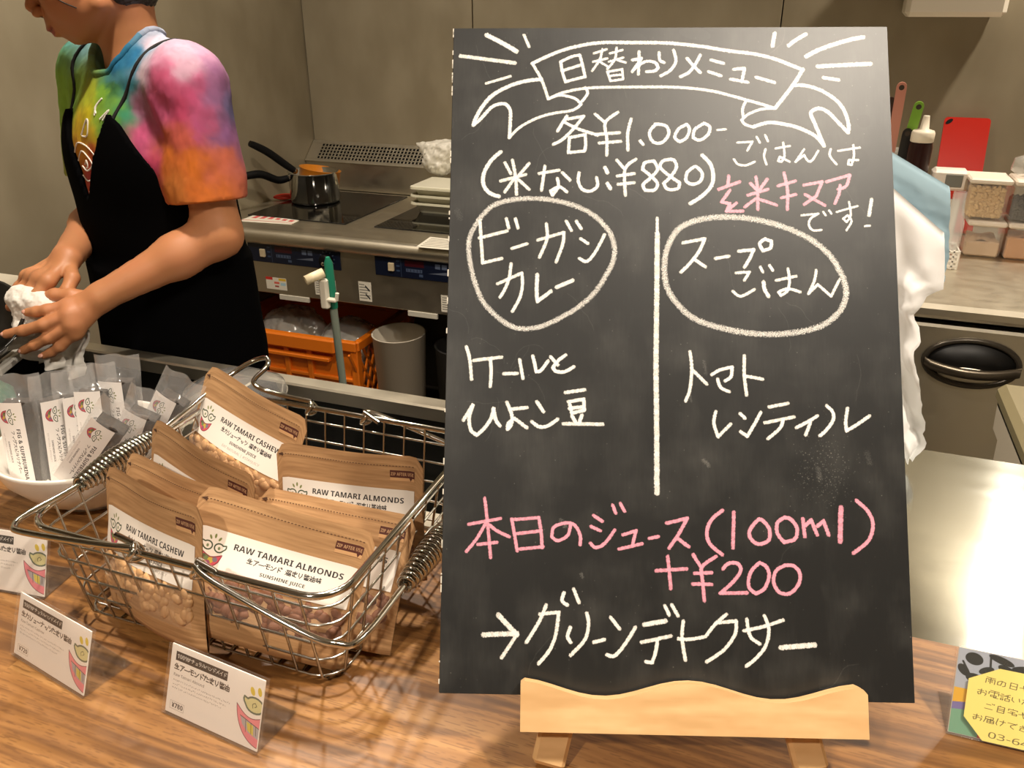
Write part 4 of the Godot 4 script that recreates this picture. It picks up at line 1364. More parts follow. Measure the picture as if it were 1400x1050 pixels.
# ---------------------------------------------------------------- bowl of fruit bars
func snack_bowl() -> void:
	var t := thing("white_bowl", "round white bowl holding clear packets of fruit bars", "bowl", Vector3(-0.803, 0.9, -0.662))
	var st := begin()
	lathe(st, [Vector2(0, 0.0), Vector2(0.05, 0.0), Vector2(0.052, 0.004), Vector2(0.075, 0.02), Vector2(0.098, 0.05), Vector2(0.106, 0.072), Vector2(0.1075, 0.076), Vector2(0.1055, 0.078), Vector2(0.103, 0.076), Vector2(0.095, 0.052), Vector2(0.072, 0.025), Vector2(0.045, 0.01), Vector2(0, 0.008)], 56)
	part("bowl", st, mat(rgb(236, 230, 220), 0.22), t)
	var lb := blank(200, 560, rgb(236, 230, 226))
	smile_logo(lb, Vector2(78, 90), 66.0, PI / 2)
	latin(lb, "FIG & SUPIRURINA BAR", Vector2(128, 170), 28, rgb(30, 26, 26), true, PI / 2, 0.98)
	kana(lb, "フィグスピルリナバー", Vector2(112, 180), 26, 3.4, rgb(60, 54, 54), 1.1, PI / 2)
	latin(lb, "SUNSHINE JUICE", Vector2(44, 250), 13, rgb(70, 62, 62), true, PI / 2)
	latin(lb, "EAT NATURAL | #STAYJUICY", Vector2(20, 200), 11, rgb(170, 160, 156), false, PI / 2)
	var lm := tmat(lb, 0.45)
	var bm := mat(Color.WHITE, 0.55, 0.0, {"albedo_texture": tex(noise_image(128, 128, rgb(26, 19, 14), rgb(64, 50, 37), 22, 22, 3, 77, 1.2)), "uv1_triplanar": true, "uv1_scale": Vector3(9, 9, 9)})
	var proto := Node3D.new()
	# bar, base at the origin
	st = begin()
	sheet(st, 8, 20, func(u: float, v: float) -> Vector3:
		var a := u * TAU
		var cx := clampf(cos(a) * 1.35, -1, 1)
		var cz := clampf(sin(a) * 1.35, -1, 1)
		var g := 1.0 + 0.05 * nz.get_noise_3d(cx * 60, v * 500, cz * 60)
		return Vector3(0.0165 * cx * g, 0.008 + 0.105 * v, 0.0085 * cz * g))
	box(st, Vector3(0, 0.009, 0), Vector3(0.032, 0.004, 0.016), 0.001)
	box(st, Vector3(0, 0.112, 0), Vector3(0.032, 0.004, 0.016), 0.001)
	part("fruit_bar", st, bm, proto)
	st = begin()
	sheet(st, 4, 4, func(u: float, v: float) -> Vector3: return Vector3(lerpf(-0.0215, 0.007, u), lerpf(0.116, 0.004, v), 0.0138 - 0.0052 * pow(lerpf(-0.86, 0.28, u), 2)), Vector3.BACK)
	part("label", st, lm, proto)
	st = begin()
	for s in [1.0, -1.0]:
		sheet(st, 12, 26, func(u: float, v: float) -> Vector3:
			var w := 0.0255 * (1.0 + 0.04 * sin(v * 9.0))
			var k := clampf(1.0 - pow(absf(v * 0.151 - 0.058) / 0.068, 4.0), 0.0, 1.0)
			var x := (u * 2 - 1) * w
			var z: float = s * (0.0004 + 0.0125 * sqrt(k) * sqrt(maxf(0.0, 1.0 - pow(absf(u * 2 - 1), 3.0))))
			z += (1.0 - k) * 0.0035 * sin(u * 11.0 + v * 6.0) + 0.0012 * nz.get_noise_2d(u * 220.0, v * 500.0 + s * 50.0)
			return Vector3(x, -0.004 + v * 0.151, z), Vector3(0, 0, s))
	part("wrapper", st, M.film_dull, proto)
	# base point, yaw, lean to the right, lean back
	var i := 0
	for b in [
		[-0.852, 0.925, -0.615, 0.55, 0.03, 0.06, "fruit bar packet with label facing out, leftmost in the bowl"],
		[-0.829, 0.920, -0.638, 1.35, 0.03, 0.10, "fruit bar packet seen edge on, second from the left in the bowl"],
		[-0.815, 0.920, -0.656, 1.30, 0.05, 0.10, "fruit bar packet seen edge on, third from the left in the bowl"],
		[-0.795, 0.925, -0.668, 0.75, 0.05, 0.08, "fruit bar packet with half its label hidden, in the middle of the bowl"],
		[-0.776, 0.930, -0.695, 0.45, 0.04, 0.05, "fruit bar packet standing tallest at the back of the bowl"],
		[-0.758, 0.962, -0.595, 0.35, 0.72, 0.05, "fruit bar packet lying diagonally over the rim by the wire basket"],
		[-0.742, 0.940, -0.685, 0.2, 0.55, 0.1, "fruit bar packet leaning far to the right at the back"],
		[-0.742, 0.936, -0.645, 0.3, 0.50, 0.05, "fruit bar packet leaning right behind the diagonal one"],
	]:
		var o: Node3D = proto.duplicate()
		o.name = numbered("fruit_bar_packet")
		add_child(o)
		o.transform = Transform3D(Basis(Vector3.FORWARD, b[4]) * Basis(Vector3.RIGHT, -b[5]) * Basis(Vector3.UP, b[3]), Vector3(b[0], b[1], b[2]))
		tag(o, b[6], "snack bar", "fruit bar packets in the white bowl")
		i += 1
	proto.free()

# ---------------------------------------------------------------- price cards
func card_image(jp: String, en: String, price: String) -> Image:
	var im := blank(560, 330, rgb(240, 232, 224))
	var ink := rgb(34, 28, 26)
	im.fill_rect(Rect2i(30, 26, 318, 44), ink)
	latin(im, "100%", Vector2(38, 58), 21, rgb(240, 234, 226), true)
	kana(im, "ナチュラルハンドメイド", Vector2(104, 36), 21, 2.6, rgb(240, 234, 226), 1.04)
	kana(im, jp, Vector2(28, 86), 30, 4.4, ink, 1.03)
	latin(im, en, Vector2(28, 146), 14, rgb(86, 78, 72), false, 0.0, 1.1)
	var r := RandomNumberGenerator.new()
	r.seed = jp.length()
	for l in 3:
		var x := 28.0
		while x < 380.0 - l * 26.0:
			var h := 9.0
			for k in 2: line(im, [Vector2(x + r.randf() * 8, 162 + l * 19 + r.randf() * h), Vector2(x + r.randf() * 9, 162 + l * 19 + r.randf() * h)], 1.6, rgb(120, 110, 104))
			x += 11.5
	latin(im, "¥" + price, Vector2(36, 300), 23, ink, true)
	line(im, [Vector2(26, 270), Vector2(112, 270), Vector2(112, 308), Vector2(26, 308), Vector2(26, 270)], 1.4, rgb(150, 140, 132))
	# half of the smiling mark, cut by the right edge
	var m := []
	for k in 15:
		var f := k / 14.0
		m.append(Vector2(420 + 20 * f + 150 * f * f, 148 + 172 * sin(f * PI * 0.5)))
	for k in 15:
		var f := 1.0 - k / 14.0
		m.append(Vector2(420 + 150 * f, 148 + 26 * f + 30 * sin(f * PI)))
	area(im, m, rgb(232, 136, 146))
	area(im, [Vector2(446, 196), Vector2(560, 226), Vector2(560, 276), Vector2(500, 262), Vector2(462, 232)], rgb(176, 170, 172))
	area(im, [Vector2(486, 214), Vector2(526, 222), Vector2(532, 268), Vector2(496, 252)], rgb(214, 196, 84))
	line(im, [Vector2(446, 196), Vector2(560, 226)], 2.5, ink)
	for x in [480, 512, 540]: line(im, [Vector2(x, 206 + (x - 480) * 0.25), Vector2(x + 6, 262)], 2, ink)
	m.append(m[0])
	line(im, m, 3.0, rgb(110, 56, 66))
	var leaf := []
	for k in 21:
		var a := TAU * k / 20.0
		leaf.append(Vector2(520, 128) + Vector2(52 * cos(a) * (1.0 + (0.25 if cos(a) < -0.95 else 0.0)), 36 * sin(a) - (16 if cos(a) < -0.95 else 0)))
	area(im, leaf, rgb(214, 206, 150))
	line(im, leaf, 9, rgb(112, 124, 104))
	line(im, leaf, 2, rgb(60, 64, 50))
	line(im, bend([Vector2(512, 142), Vector2(508, 126), Vector2(522, 116), Vector2(532, 128), Vector2(522, 136)]), 3, rgb(90, 90, 60))
	blob(im, Vector2(500, 66), Vector2(12, 20), rgb(216, 190, 60), -0.5)
	blob(im, Vector2(540, 58), Vector2(11, 20), rgb(216, 190, 60), -0.3)
	return im

func card_stand(called: String, label: String, at: Vector3, yaw: float, lean: float, w: float, h: float, print_mat: Material) -> Node3D:
	var t := thing(called, label, "sign", at, yaw, "")
	var xf := Transform3D(Basis(Vector3.RIGHT, -lean), Vector3(0, 0.0015, 0))
	var st := begin()
	box(st, Vector3(0, h / 2, 0), Vector3(w, h, 0.0016), 0.0004, xf)
	box(st, Vector3(0, h / 2, -0.0052), Vector3(w, h, 0.0016), 0.0004, xf)
	box(st, Vector3(0, 0.0008, -0.026), Vector3(w, 0.0016, 0.052), 0.0004)
	part("holder", st, M.acrylic, t)
	st = begin()
	box(st, Vector3(0, h / 2, -0.0026), Vector3(w - 0.003, h - 0.002, 0.0012), 0.0002, xf)
	var c := part("card", st, M.paper, t)
	st = begin()
	st.set_smooth_group(-1)
	var hw := w / 2 - 0.0018
	face(st, [xf * Vector3(-hw, h - 0.0015, -0.0018), xf * Vector3(hw, h - 0.0015, -0.0018), xf * Vector3(hw, 0.0015, -0.0018), xf * Vector3(-hw, 0.0015, -0.0018)], xf.basis * Vector3.BACK, [Vector2(0, 0), Vector2(1, 0), Vector2(1, 1), Vector2(0, 1)])
	part("print", st, print_mat, c)
	return t

func price_cards() -> void:
	var cashew := tmat(card_image("生カシューナッツたまり醤油", "Raw Tamari Cashew", "720"), 0.5)
	var almond := tmat(card_image("生アーモンドたまり醤油", "Raw Tamari Almond", "780"), 0.5)
	card_stand("price_card", "white cashew price card in a clear stand at the lower left, reading 720", Vector3(-0.601, 0.9, -0.393), -0.185, 0.36, 0.110, 0.063, cashew)
	card_stand("price_card", "white almond price card in a clear stand at the front, reading 780", Vector3(-0.417, 0.9, -0.390), -0.10, 0.36, 0.106, 0.064, almond)
	card_stand("price_card", "white price card in a clear stand cut off by the left edge, below the bowl", Vector3(-0.746, 0.9, -0.468), 0.12, 0.38, 0.110, 0.066, cashew)
	# illustrated card with a yellow handwritten note
	var im := blank(720, 400, rgb(176, 184, 198))
	for d in [[60, 40, 34, 28, 0.3], [26, 100, 30, 18, 0.9], [110, 84, 30, 16, -0.5], [70, 130, 34, 22, 0.2], [160, 24, 50, 16, 0.3], [190, 70, 44, 20, 0.5], [160, 120, 30, 24, -0.4], [260, 46, 60, 18, -0.1], [236, 90, 20, 44, 0.5], [110, 160, 30, 14, 0.8], [200, 158, 36, 14, 0.5], [262, 150, 44, 16, 0.0]]:
		blob(im, Vector2(d[0], d[1]), Vector2(d[2], d[3]), rgb(30, 36, 34), d[4])
	for l in [[20, 60, 90, 190], [120, 20, 130, 190], [230, 60, 200, 190]]: line(im, [Vector2(l[0], l[1]), Vector2(l[2], l[3])], 8, rgb(30, 36, 34))
	area(im, [Vector2(0, 190), Vector2(720, 190), Vector2(720, 400), Vector2(0, 400)], rgb(122, 172, 142))
	area(im, [Vector2(0, 230), Vector2(190, 190), Vector2(260, 196), Vector2(150, 270), Vector2(0, 290)], rgb(126, 116, 170))
	area(im, [Vector2(0, 186), Vector2(150, 186), Vector2(120, 236), Vector2(0, 256)], rgb(232, 180, 50))
	area(im, [Vector2(96, 288), Vector2(200, 240), Vector2(330, 260), Vector2(300, 400), Vector2(110, 400)], rgb(206, 200, 190))
	area(im, [Vector2(106, 296), Vector2(170, 270), Vector2(260, 290), Vector2(270, 350), Vector2(110, 352)], rgb(26, 30, 26))
	for k in 16: blob(im, Vector2(124 + (k * 37) % 130, 288 + (k * 23) % 58), Vector2.ONE * 7.0, rgb(214, 216, 130))
	area(im, [Vector2(108, 352), Vector2(360, 352), Vector2(340, 400), Vector2(108, 400)], rgb(206, 74, 74))
	for k in 10: blob(im, Vector2(170, 376) + Vector2.from_angle(TAU * k / 10.0) * 24.0, Vector2.ONE * 4.0, rgb(240, 150, 140))
	blob(im, Vector2(170, 376), Vector2(13, 11), rgb(180, 90, 120))
	var t := card_stand("illustrated_card", "colourful illustrated card in a clear stand at the lower right edge", Vector3(0.247, 0.9, -0.606), 0.03, 0.45, 0.15, 0.075, tmat(im, 0.45))
	# the note, stuck to the front of the card
	var nm := blank(512, 400, rgb(240, 222, 128))
	var pen := rgb(96, 90, 62)
	kana(nm, "雨の日や", Vector2(58, 52), 36, 3.0, pen, 1.12, 0.06)
	kana(nm, "お電話いただ", Vector2(38, 120), 36, 3.0, pen, 1.08, 0.06)
	kana(nm, "ご自宅やオ", Vector2(66, 190), 36, 3.0, pen, 1.12, 0.06)
	kana(nm, "お届けできま", Vector2(34, 256), 36, 3.0, pen, 1.08, 0.06)
	latin(nm, "03-64", Vector2(92, 370), 32, pen, false, 0.06, 1.3)
	var xf := Transform3D(Basis(Vector3.RIGHT, -0.45), Vector3(-0.012, 0.0015, 0))
	var poly := [Vector2(-0.052, 0.018), Vector2(-0.052, 0.05), Vector2(-0.03, 0.063), Vector2(0.058, 0.063), Vector2(0.058, 0.001), Vector2(-0.036, 0.001)]
	var st := begin()
	st.set_smooth_group(-1)
	var pts := []
	var uv := []
	for p in poly:
		pts.append(xf * Vector3(p.x, p.y, 0.0012))
		uv.append(Vector2((p.x + 0.052) / 0.11, 1.0 - p.y / 0.063))
	face(st, pts, xf.basis * Vector3.BACK, uv)
	part("yellow_note", st, tmat(nm, 0.8), t)

# ---------------------------------------------------------------- things on and under the stove, and in the sink
func kitchen_things() -> void:
	# lower saucepan
	var pan := func(called: String, label: String, at: Vector3, r: float, h: float, tilt: Basis, body: Material, hand: Array) -> void:
		var t := thing(called, label, "saucepan", at)
		var st := begin()
		lathe(st, [Vector2(0, 0), Vector2(r - 0.006, 0), Vector2(r - 0.001, 0.004), Vector2(r, 0.01), Vector2(r, h), Vector2(r + 0.003, h + 0.003), Vector2(r - 0.002, h + 0.003), Vector2(r - 0.003, 0.006), Vector2(0, 0.004)], 40, Transform3D(tilt, Vector3.ZERO))
		part("pot", st, body, t)
		st = begin()
		var rr := []
		for k in curve(hand, 5).size(): rr.append(0.0095 + 0.0045 * sin(PI * clampf(k / (curve(hand, 5).size() - 1.0), 0.0, 1.0) * 0.8 + 0.4))
		tube(st, curve(hand, 5), rr, 10)
		part("handle", st, M.black, t)
		st = begin()
		ball(st, hand[0], Vector3(0.012, 0.012, 0.012), 10)
		part("handle_rivet", st, M.chrome, t)
	pan.call("saucepan", "polished steel saucepan with a black handle on the left hob", Vector3(-1.69, 0.825, -2.56), 0.088, 0.105, Basis.IDENTITY, M.chrome, [Vector3(-0.062, 0.09, 0.064), Vector3(-0.082, 0.088, 0.10), Vector3(-0.105, 0.115, 0.155), Vector3(-0.125, 0.118, 0.20), Vector3(-0.142, 0.112, 0.235)])
	pan.call("saucepan", "orange saucepan tilted inside the polished steel one, black handle raised", Vector3(-1.684, 0.862, -2.575), 0.072, 0.075, Basis(Vector3(0, 0, 1), -0.14) * Basis(Vector3.RIGHT, -0.1), mat(rgb(196, 120, 30), 0.3), [Vector3(-0.055, 0.075, 0.055), Vector3(-0.075, 0.10, 0.08), Vector3(-0.105, 0.145, 0.125), Vector3(-0.125, 0.17, 0.16), Vector3(-0.135, 0.182, 0.182)])
	# red spoon rest
	var st := begin()
	ball(st, Vector3(0, 0.012, 0), Vector3(0.018, 0.011, 0.042), 16, Basis(Vector3.UP, 2.2))
	tube(st, [Vector3(0.025, 0.013, -0.018), Vector3(0.055, 0.012, -0.05), Vector3(0.08, 0.01, -0.08)], 0.008, 10)
	var m := part("red_spoon", st, mat(rgb(198, 40, 18), 0.35))
	m.position = Vector3(-1.822, 0.82, -2.56)
	tag(m, "red plastic spoon lying at the wall beside the left hob", "spoon")
	# stacked trays
	for i in 3:
		var t := thing("plastic_tray", ["white plastic tray, bottom of the stack on the right hob", "white plastic tray, middle of the stack on the right hob", "white plastic tray, top of the stack on the right hob"][i], "tray", Vector3(-1.165, 0.824 + 0.026 * i, -2.60), 0.0, "trays stacked on the right hob")
		st = begin()
		var a := round_rect(-0.10, 0.10, -0.07, 0.07, 0.0, 0.02, 4)
		var b := round_rect(-0.115, 0.115, -0.085, 0.085, 0.036, 0.024, 4)
		var c := round_rect(-0.123, 0.123, -0.093, 0.093, 0.036, 0.026, 4)
		var d := round_rect(-0.124, 0.124, -0.094, 0.094, 0.030, 0.026, 4)
		st.set_smooth_group(-1)
		for k in a.size():
			var j := (k + 1) % a.size()
			face(st, [a[k], a[j], b[j], b[k]], a[k])
			face(st, [b[k], b[j], c[j], c[k]], Vector3.UP)
			face(st, [c[k], c[j], d[j], d[k]], a[k])
		face(st, a, Vector3.DOWN)
		part("tray", st, mat(rgb(206, 202, 178), 0.5), t)
		if i == 2:
			st = begin()
			box(st, Vector3(0, 0.037, 0), Vector3(0.236, 0.006, 0.176), 0.003)
			part("lid", st, mat(rgb(214, 210, 190), 0.5), t)
	# crumpled white bag on top of the vent
	var out := net_new()
	var lumps := [egg(Vector3(0, 0.05, 0), Vector3(0.06, 0.055, 0.04), 0.02), egg(Vector3(-0.035, 0.095, 0.01), Vector3(0.055, 0.016, 0.025), 0.03, Basis(Vector3(0, 0, 1), -0.25)), egg(Vector3(0.03, 0.09, 0), Vector3(0.07, 0.035, 0.035), 0.03)]
	var fn := func(p: Vector3) -> float: return dist(lumps, p) + 0.006 * nz.get_noise_3d(p.x * 1500, p.y * 1500, p.z * 1500) + 0.008 * nz.get_noise_3d(p.x * 600, p.y * 600, p.z * 600)
	nets(out, fn, Vector3(-0.13, -0.03, -0.07), Vector3(0.13, 0.17, 0.07), 0.007)
	m = part("plastic_bag", net_mesh(out), mat(rgb(226, 222, 210), 0.4))
	m.position = Vector3(-1.268, 0.916, -2.72)
	tag(m, "crumpled white plastic bag behind the stacked trays", "bag")

	# orange crate with bagged goods
	var t := thing("orange_crate", "orange plastic crate with lattice sides under the stove", "crate", Vector3(-1.60, 0.0, -2.36))
	var orange := mat(rgb(226, 118, 22), 0.4)
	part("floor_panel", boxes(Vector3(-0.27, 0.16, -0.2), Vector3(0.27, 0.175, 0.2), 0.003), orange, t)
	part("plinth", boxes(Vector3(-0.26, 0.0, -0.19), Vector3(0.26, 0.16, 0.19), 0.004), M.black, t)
	st = begin()
	for s in [-1, 1]:
		box(st, Vector3(0, 0.455, 0.2 * s), Vector3(0.55, 0.035, 0.022), 0.004)
		box(st, Vector3(0.27 * s, 0.455, 0), Vector3(0.022, 0.035, 0.40), 0.004)
	part("rim", st, orange, t)
	part("front_wall", boxes(Vector3(-0.27, 0.17, 0.188), Vector3(0.27, 0.44, 0.194), 0.002), orange, t)
	st = begin()
	for x in [-0.26, -0.09, 0.0, 0.09, 0.26]: box(st, Vector3(x, 0.31, 0.198), Vector3(0.02, 0.27, 0.016), 0.003)
	box(st, Vector3(0.045, 0.40, 0.205), Vector3(0.26, 0.016, 0.03), 0.004)
	box(st, Vector3(0.0, 0.33, 0.198), Vector3(0.54, 0.012, 0.012), 0.002)
	part("ribs", st, orange, t)
	part("handle_lip", boxes(Vector3(-0.10, 0.425, 0.20), Vector3(0.20, 0.475, 0.222), 0.006), orange, t)
	st = begin()
	for x in [0.268]:
		for k in 9:
			var z := -0.17 + 0.0425 * k
			for s in [-1, 1]: box(st, Vector3.ZERO, Vector3(0.007, 0.30, 0.009), 0.001, Transform3D(Basis(Vector3.RIGHT, 0.5 * s), Vector3(x, 0.31, z)))
		box(st, Vector3(x, 0.20, 0), Vector3(0.01, 0.06, 0.39), 0.002)
		for z in [-0.19, 0.19]: box(st, Vector3(x, 0.31, z), Vector3(0.016, 0.28, 0.03), 0.003)
	part("side_lattice", st, orange, t)
	part("side_wall", boxes(Vector3(-0.272, 0.17, -0.19), Vector3(-0.264, 0.44, 0.19), 0.002), orange, t)
	part("back_wall", boxes(Vector3(-0.27, 0.17, -0.194), Vector3(0.27, 0.44, -0.188), 0.002), orange, t)
	for g in [["produce_bag", "clear plastic bag of pale produce at the left in the orange crate", Vector3(-1.66, 0.36, -2.30), Vector3(0.15, 0.15, 0.13), 3], ["produce_bag", "clear plastic bag of pale produce at the right in the orange crate", Vector3(-1.45, 0.35, -2.32), Vector3(0.12, 0.14, 0.13), 4]]:
		out = net_new()
		var e := [egg(Vector3.ZERO, g[3], 0.02)]
		var sd: float = g[4] * 31.0
		var f2 := func(p: Vector3) -> float: return dist(e, p) + 0.014 * nz.get_noise_3d(p.x * 500 + sd, p.y * 500, p.z * 500) + 0.016 * absf(nz.get_noise_3d(p.x * 260 + sd, p.y * 260, p.z * 260))
		nets(out, f2, -g[3] - Vector3.ONE * 0.03, g[3] + Vector3.ONE * 0.03, 0.013)
		t = thing(g[0], g[1], "bag", g[2], 0.0, "produce bags in the orange crate")
		part("bag", net_mesh(out), clear_mat(Color(0.96, 0.95, 0.92), 0.35, 0.2), t)
		st = begin()
		for k in 9: ball(st, Vector3(rng.randf_range(-0.6, 0.6) * g[3].x, rng.randf_range(-0.5, 0.55) * g[3].y, rng.randf_range(-0.55, 0.6) * g[3].z), Vector3.ONE * rng.randf_range(0.035, 0.05), 14)
		tag(part("produce", st, mat(rgb(206, 196, 170), 0.7), t), "", "", "", "stuff")
	# white bin and dark bin beside it
	t = thing("white_bin", "white open plastic bin beside the orange crate", "bin", Vector3(-1.20, 0.0, -2.22))
	st = begin()
	lathe(st, [Vector2(0, 0.002), Vector2(0.065, 0.0), Vector2(0.085, 0.50), Vector2(0.088, 0.502), Vector2(0.082, 0.502), Vector2(0.062, 0.01), Vector2(0, 0.01)], 28, Transform3D(Basis.from_scale(Vector3(1, 1, 1.1)), Vector3.ZERO))
	part("bin", st, mat(rgb(206, 196, 178), 0.5), t)
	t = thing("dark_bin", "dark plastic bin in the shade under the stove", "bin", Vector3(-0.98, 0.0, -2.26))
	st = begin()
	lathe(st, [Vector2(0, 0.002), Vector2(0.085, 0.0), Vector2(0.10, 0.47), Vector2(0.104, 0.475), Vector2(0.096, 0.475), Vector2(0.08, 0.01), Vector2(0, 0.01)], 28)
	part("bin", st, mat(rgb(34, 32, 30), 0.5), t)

	# green tipped pole with a white clip leaning behind the sink
	t = thing("mop_pole", "thin grey pole with a green tip and white clip behind the sink", "pole", Vector3(-0.80, 0, -1.24))
	st = begin()
	tube(st, [Vector3(-0.005, 0.0, -0.05), Vector3(0.018, 1.0, 0.035)], 0.0070, 14)
	part("shaft", st, mat(rgb(126, 136, 124), 0.4), t)
	st = begin()
	tube(st, [Vector3(0.018, 0.97, 0.0325), Vector3(0.0205, 1.055, 0.04), Vector3(0.0207, 1.066, 0.041)], [0.0078, 0.0078, 0.0035], 14)
	part("green_tip", st, mat(rgb(24, 118, 92), 0.35), t)
	st = begin()
	box(st, Vector3(0.012, 1.0, 0.048), Vector3(0.016, 0.055, 0.012), 0.003)
	box(st, Vector3(0.026, 0.99, 0.048), Vector3(0.02, 0.007, 0.010), 0.002)
	tube(st, [Vector3(0.035, 0.99, 0.048), Vector3(0.038, 1.004, 0.048)], 0.0035, 8)
	part("clip", st, mat(rgb(214, 208, 192), 0.5), t)
	st = begin()
	lathe(st, [Vector2(0.0055, -0.017), Vector2(0.0085, -0.017), Vector2(0.0085, 0.017), Vector2(0.0055, 0.017), Vector2(0.0055, -0.017)], 18, Transform3D(Basis(Quaternion(Vector3.UP, Vector3(-0.62, -0.28, 0.73).normalized())), Vector3(0.004, 1.035, 0.062)))
	part("roller", st, mat(rgb(226, 212, 176), 0.5), t)

	# clear tub in the sink behind the basket
	t = thing("clear_tub", "clear plastic tub standing in the sink behind the wire basket", "tub", Vector3(-0.755, 0.69, -0.885))
	st = begin()
	lathe(st, [Vector2(0, 0.002), Vector2(0.058, 0.0), Vector2(0.07, 0.24), Vector2(0.075, 0.255), Vector2(0.072, 0.265), Vector2(0.04, 0.282), Vector2(0, 0.286)], 36)
	part("tub", st, clear_mat(Color(0.97, 0.97, 0.97), 0.08, 0.03), t)
	# white draining rack over the left sink
	t = thing("draining_rack", "white slatted draining rack over the left sink", "rack", Vector3(-1.475, 0.893, -0.895), 0.42)
	st = begin()
	for z in [-0.10, 0.10]: box(st, Vector3(0, 0.012, z), Vector3(0.42, 0.014, 0.014), 0.003)
	for x in [-0.21, 0.21]: box(st, Vector3(x, 0.012, 0), Vector3(0.014, 0.014, 0.21), 0.003)
	part("frame", st, M.white, t)
	for k in 17:
		st = begin()
		box(st, Vector3(-0.195 + 0.0244 * k, 0.012, 0), Vector3(0.009, 0.009, 0.19), 0.002)
		part("slat", st, M.white, t)
	part("drip_tray", boxes(Vector3(-0.205, 0.001, -0.095), Vector3(0.205, 0.004, 0.095), 0.001), M.black, t)
	# green scouring cloth
	out = net_new()
	var sc := [egg(Vector3(0, 0.02, 0), Vector3(0.05, 0.03, 0.045), 0.01)]
	nets(out, func(p: Vector3) -> float: return dist(sc, p) + 0.01 * nz.get_noise_3d(p.x * 900, p.y * 900, p.z * 900), Vector3(-0.07, -0.03, -0.07), Vector3(0.07, 0.07, 0.07), 0.006)
	m = part("green_cloth", net_mesh(out), mat(rgb(20, 92, 72), 0.5))
	m.position = Vector3(-1.125, 0.905, -0.765)
	tag(m, "small dark green cloth behind the white bowl at the left edge", "cloth")
	# dark appliance by the left wall
	t = thing("dark_oven", "black appliance with a pale top edge beside the left wall", "appliance", Vector3(-1.755, 0, -1.20))
	part("case", boxes(Vector3(-0.11, 0.02, -0.16), Vector3(0.11, 0.868, 0.13), 0.006), M.black, t)
	part("top_edge", boxes(Vector3(-0.112, 0.868, -0.162), Vector3(0.112, 0.886, 0.132), 0.004), mat(rgb(206, 198, 180), 0.5), t)
	for x in [-0.09, 0.09]:
		for z in [-0.14, 0.11]: part("foot", boxes(Vector3(x - 0.015, 0, z - 0.015), Vector3(x + 0.015, 0.021, z + 0.015), 0.002), M.black, t)

	# black pan being wiped, with a wooden rim
	t = thing("black_pan", "black frying pan being wiped with white paper at the left edge", "pan", Vector3(-1.315, 0.955, -0.90))
	t.basis = Basis(Vector3(0, 0, 1), -0.25) * Basis(Vector3.RIGHT, 0.45)
	st = begin()
	lathe(st, [Vector2(0, 0), Vector2(0.08, 0.0), Vector2(0.105, 0.03), Vector2(0.108, 0.032), Vector2(0.103, 0.032), Vector2(0.078, 0.004), Vector2(0, 0.003)], 40)
	part("pan", st, mat(rgb(18, 17, 16), 0.3), t)
	st = begin()
	tube(st, [Vector3(-0.10, 0.03, 0), Vector3(-0.2, 0.05, 0), Vector3(-0.26, 0.055, 0)], 0.011, 10)
	part("handle", st, mat(rgb(196, 146, 70), 0.5), t)

	# crumpled wiping paper in the hands
	t = thing("wiping_paper", "crumpled white wiping paper held in both hands", "paper towel", Vector3(-1.19, 0.98, -0.955))
	out = net_new()
	var wad := [egg(Vector3(-0.028, 0.022, -0.008), Vector3(0.050, 0.034, 0.024), 0.02, Basis(Vector3(0, 0, 1), -0.2)), egg(Vector3(0.01, 0.0, -0.012), Vector3(0.05, 0.024, 0.018), 0.02), egg(Vector3(-0.04, -0.012, 0.006), Vector3(0.03, 0.018, 0.018), 0.02)]
	nets(out, func(p: Vector3) -> float: return dist(wad, p) + 0.005 * absf(nz.get_noise_3d(p.x * 1300, p.y * 1300, p.z * 1300)) + 0.006 * nz.get_noise_3d(p.x * 700, p.y * 700, p.z * 700), Vector3(-0.1, -0.06, -0.06), Vector3(0.09, 0.08, 0.05), 0.004)
	var tissue := mat(rgb(240, 236, 228), 0.9, 0.0, {"backlight_enabled": true, "backlight": Color(0.25, 0.24, 0.22)})
	part("wad", net_mesh(out), tissue, t)
	for s in [[Vector3(0.0, 0.0, -0.02), Vector3(0.075, -0.015, -0.025), Vector3(-0.035, -0.082, 0.005), Vector3(0.035, -0.108, -0.015)], [Vector3(-0.03, -0.01, 0.0), Vector3(0.03, -0.01, -0.012), Vector3(-0.085, -0.06, 0.02), Vector3(0.02, -0.085, 0.008)]]:
		st = begin()
		sheet(st, 18, 18, func(u: float, v: float) -> Vector3:
			var p: Vector3 = s[0].lerp(s[1], u).lerp(s[2].lerp(s[3], u), v)
			return p + Vector3(0.004 * sin(v * 9.0), 0.006 * sin(u * 7.0) * v, 0.008 * sin(u * 14.0 + v * 3.0) * (0.3 + v) + 0.006 * nz.get_noise_2d(u * 130.0, v * 130.0)), Vector3.BACK)
		part("hanging_fold", st, tissue, t)

# ---------------------------------------------------------------- the person at the sink
# local frame of the figure: x to her left, y up, z the way she faces; feet at the origin
var shirt_prims := []
var torso_prims := []

func flat(p: Vector3) -> Vector3:
	return Vector3(p.x, p.y, p.z * 1.35)

func shirt_d(p: Vector3) -> float:
	var d := dist(torso_prims, flat(p)) * 0.85
	var s := dist(shirt_prims, p)
	var w := maxf(0.045 - absf(d - s), 0.0) / 0.045
	d = minf(d, s) - w * w * 0.045 * 0.25
	# folds
	d += 0.0055 * sin(p.y * 60.0 + p.x * 45.0 + 2.0 * nz.get_noise_3d(p.x * 300, p.y * 300, p.z * 300)) * nz.get_noise_3d(p.x * 200, p.y * 160, p.z * 200)
	d += 0.006 * nz.get_noise_3d(p.x * 520, p.y * 190, p.z * 520) - 0.002
	return d

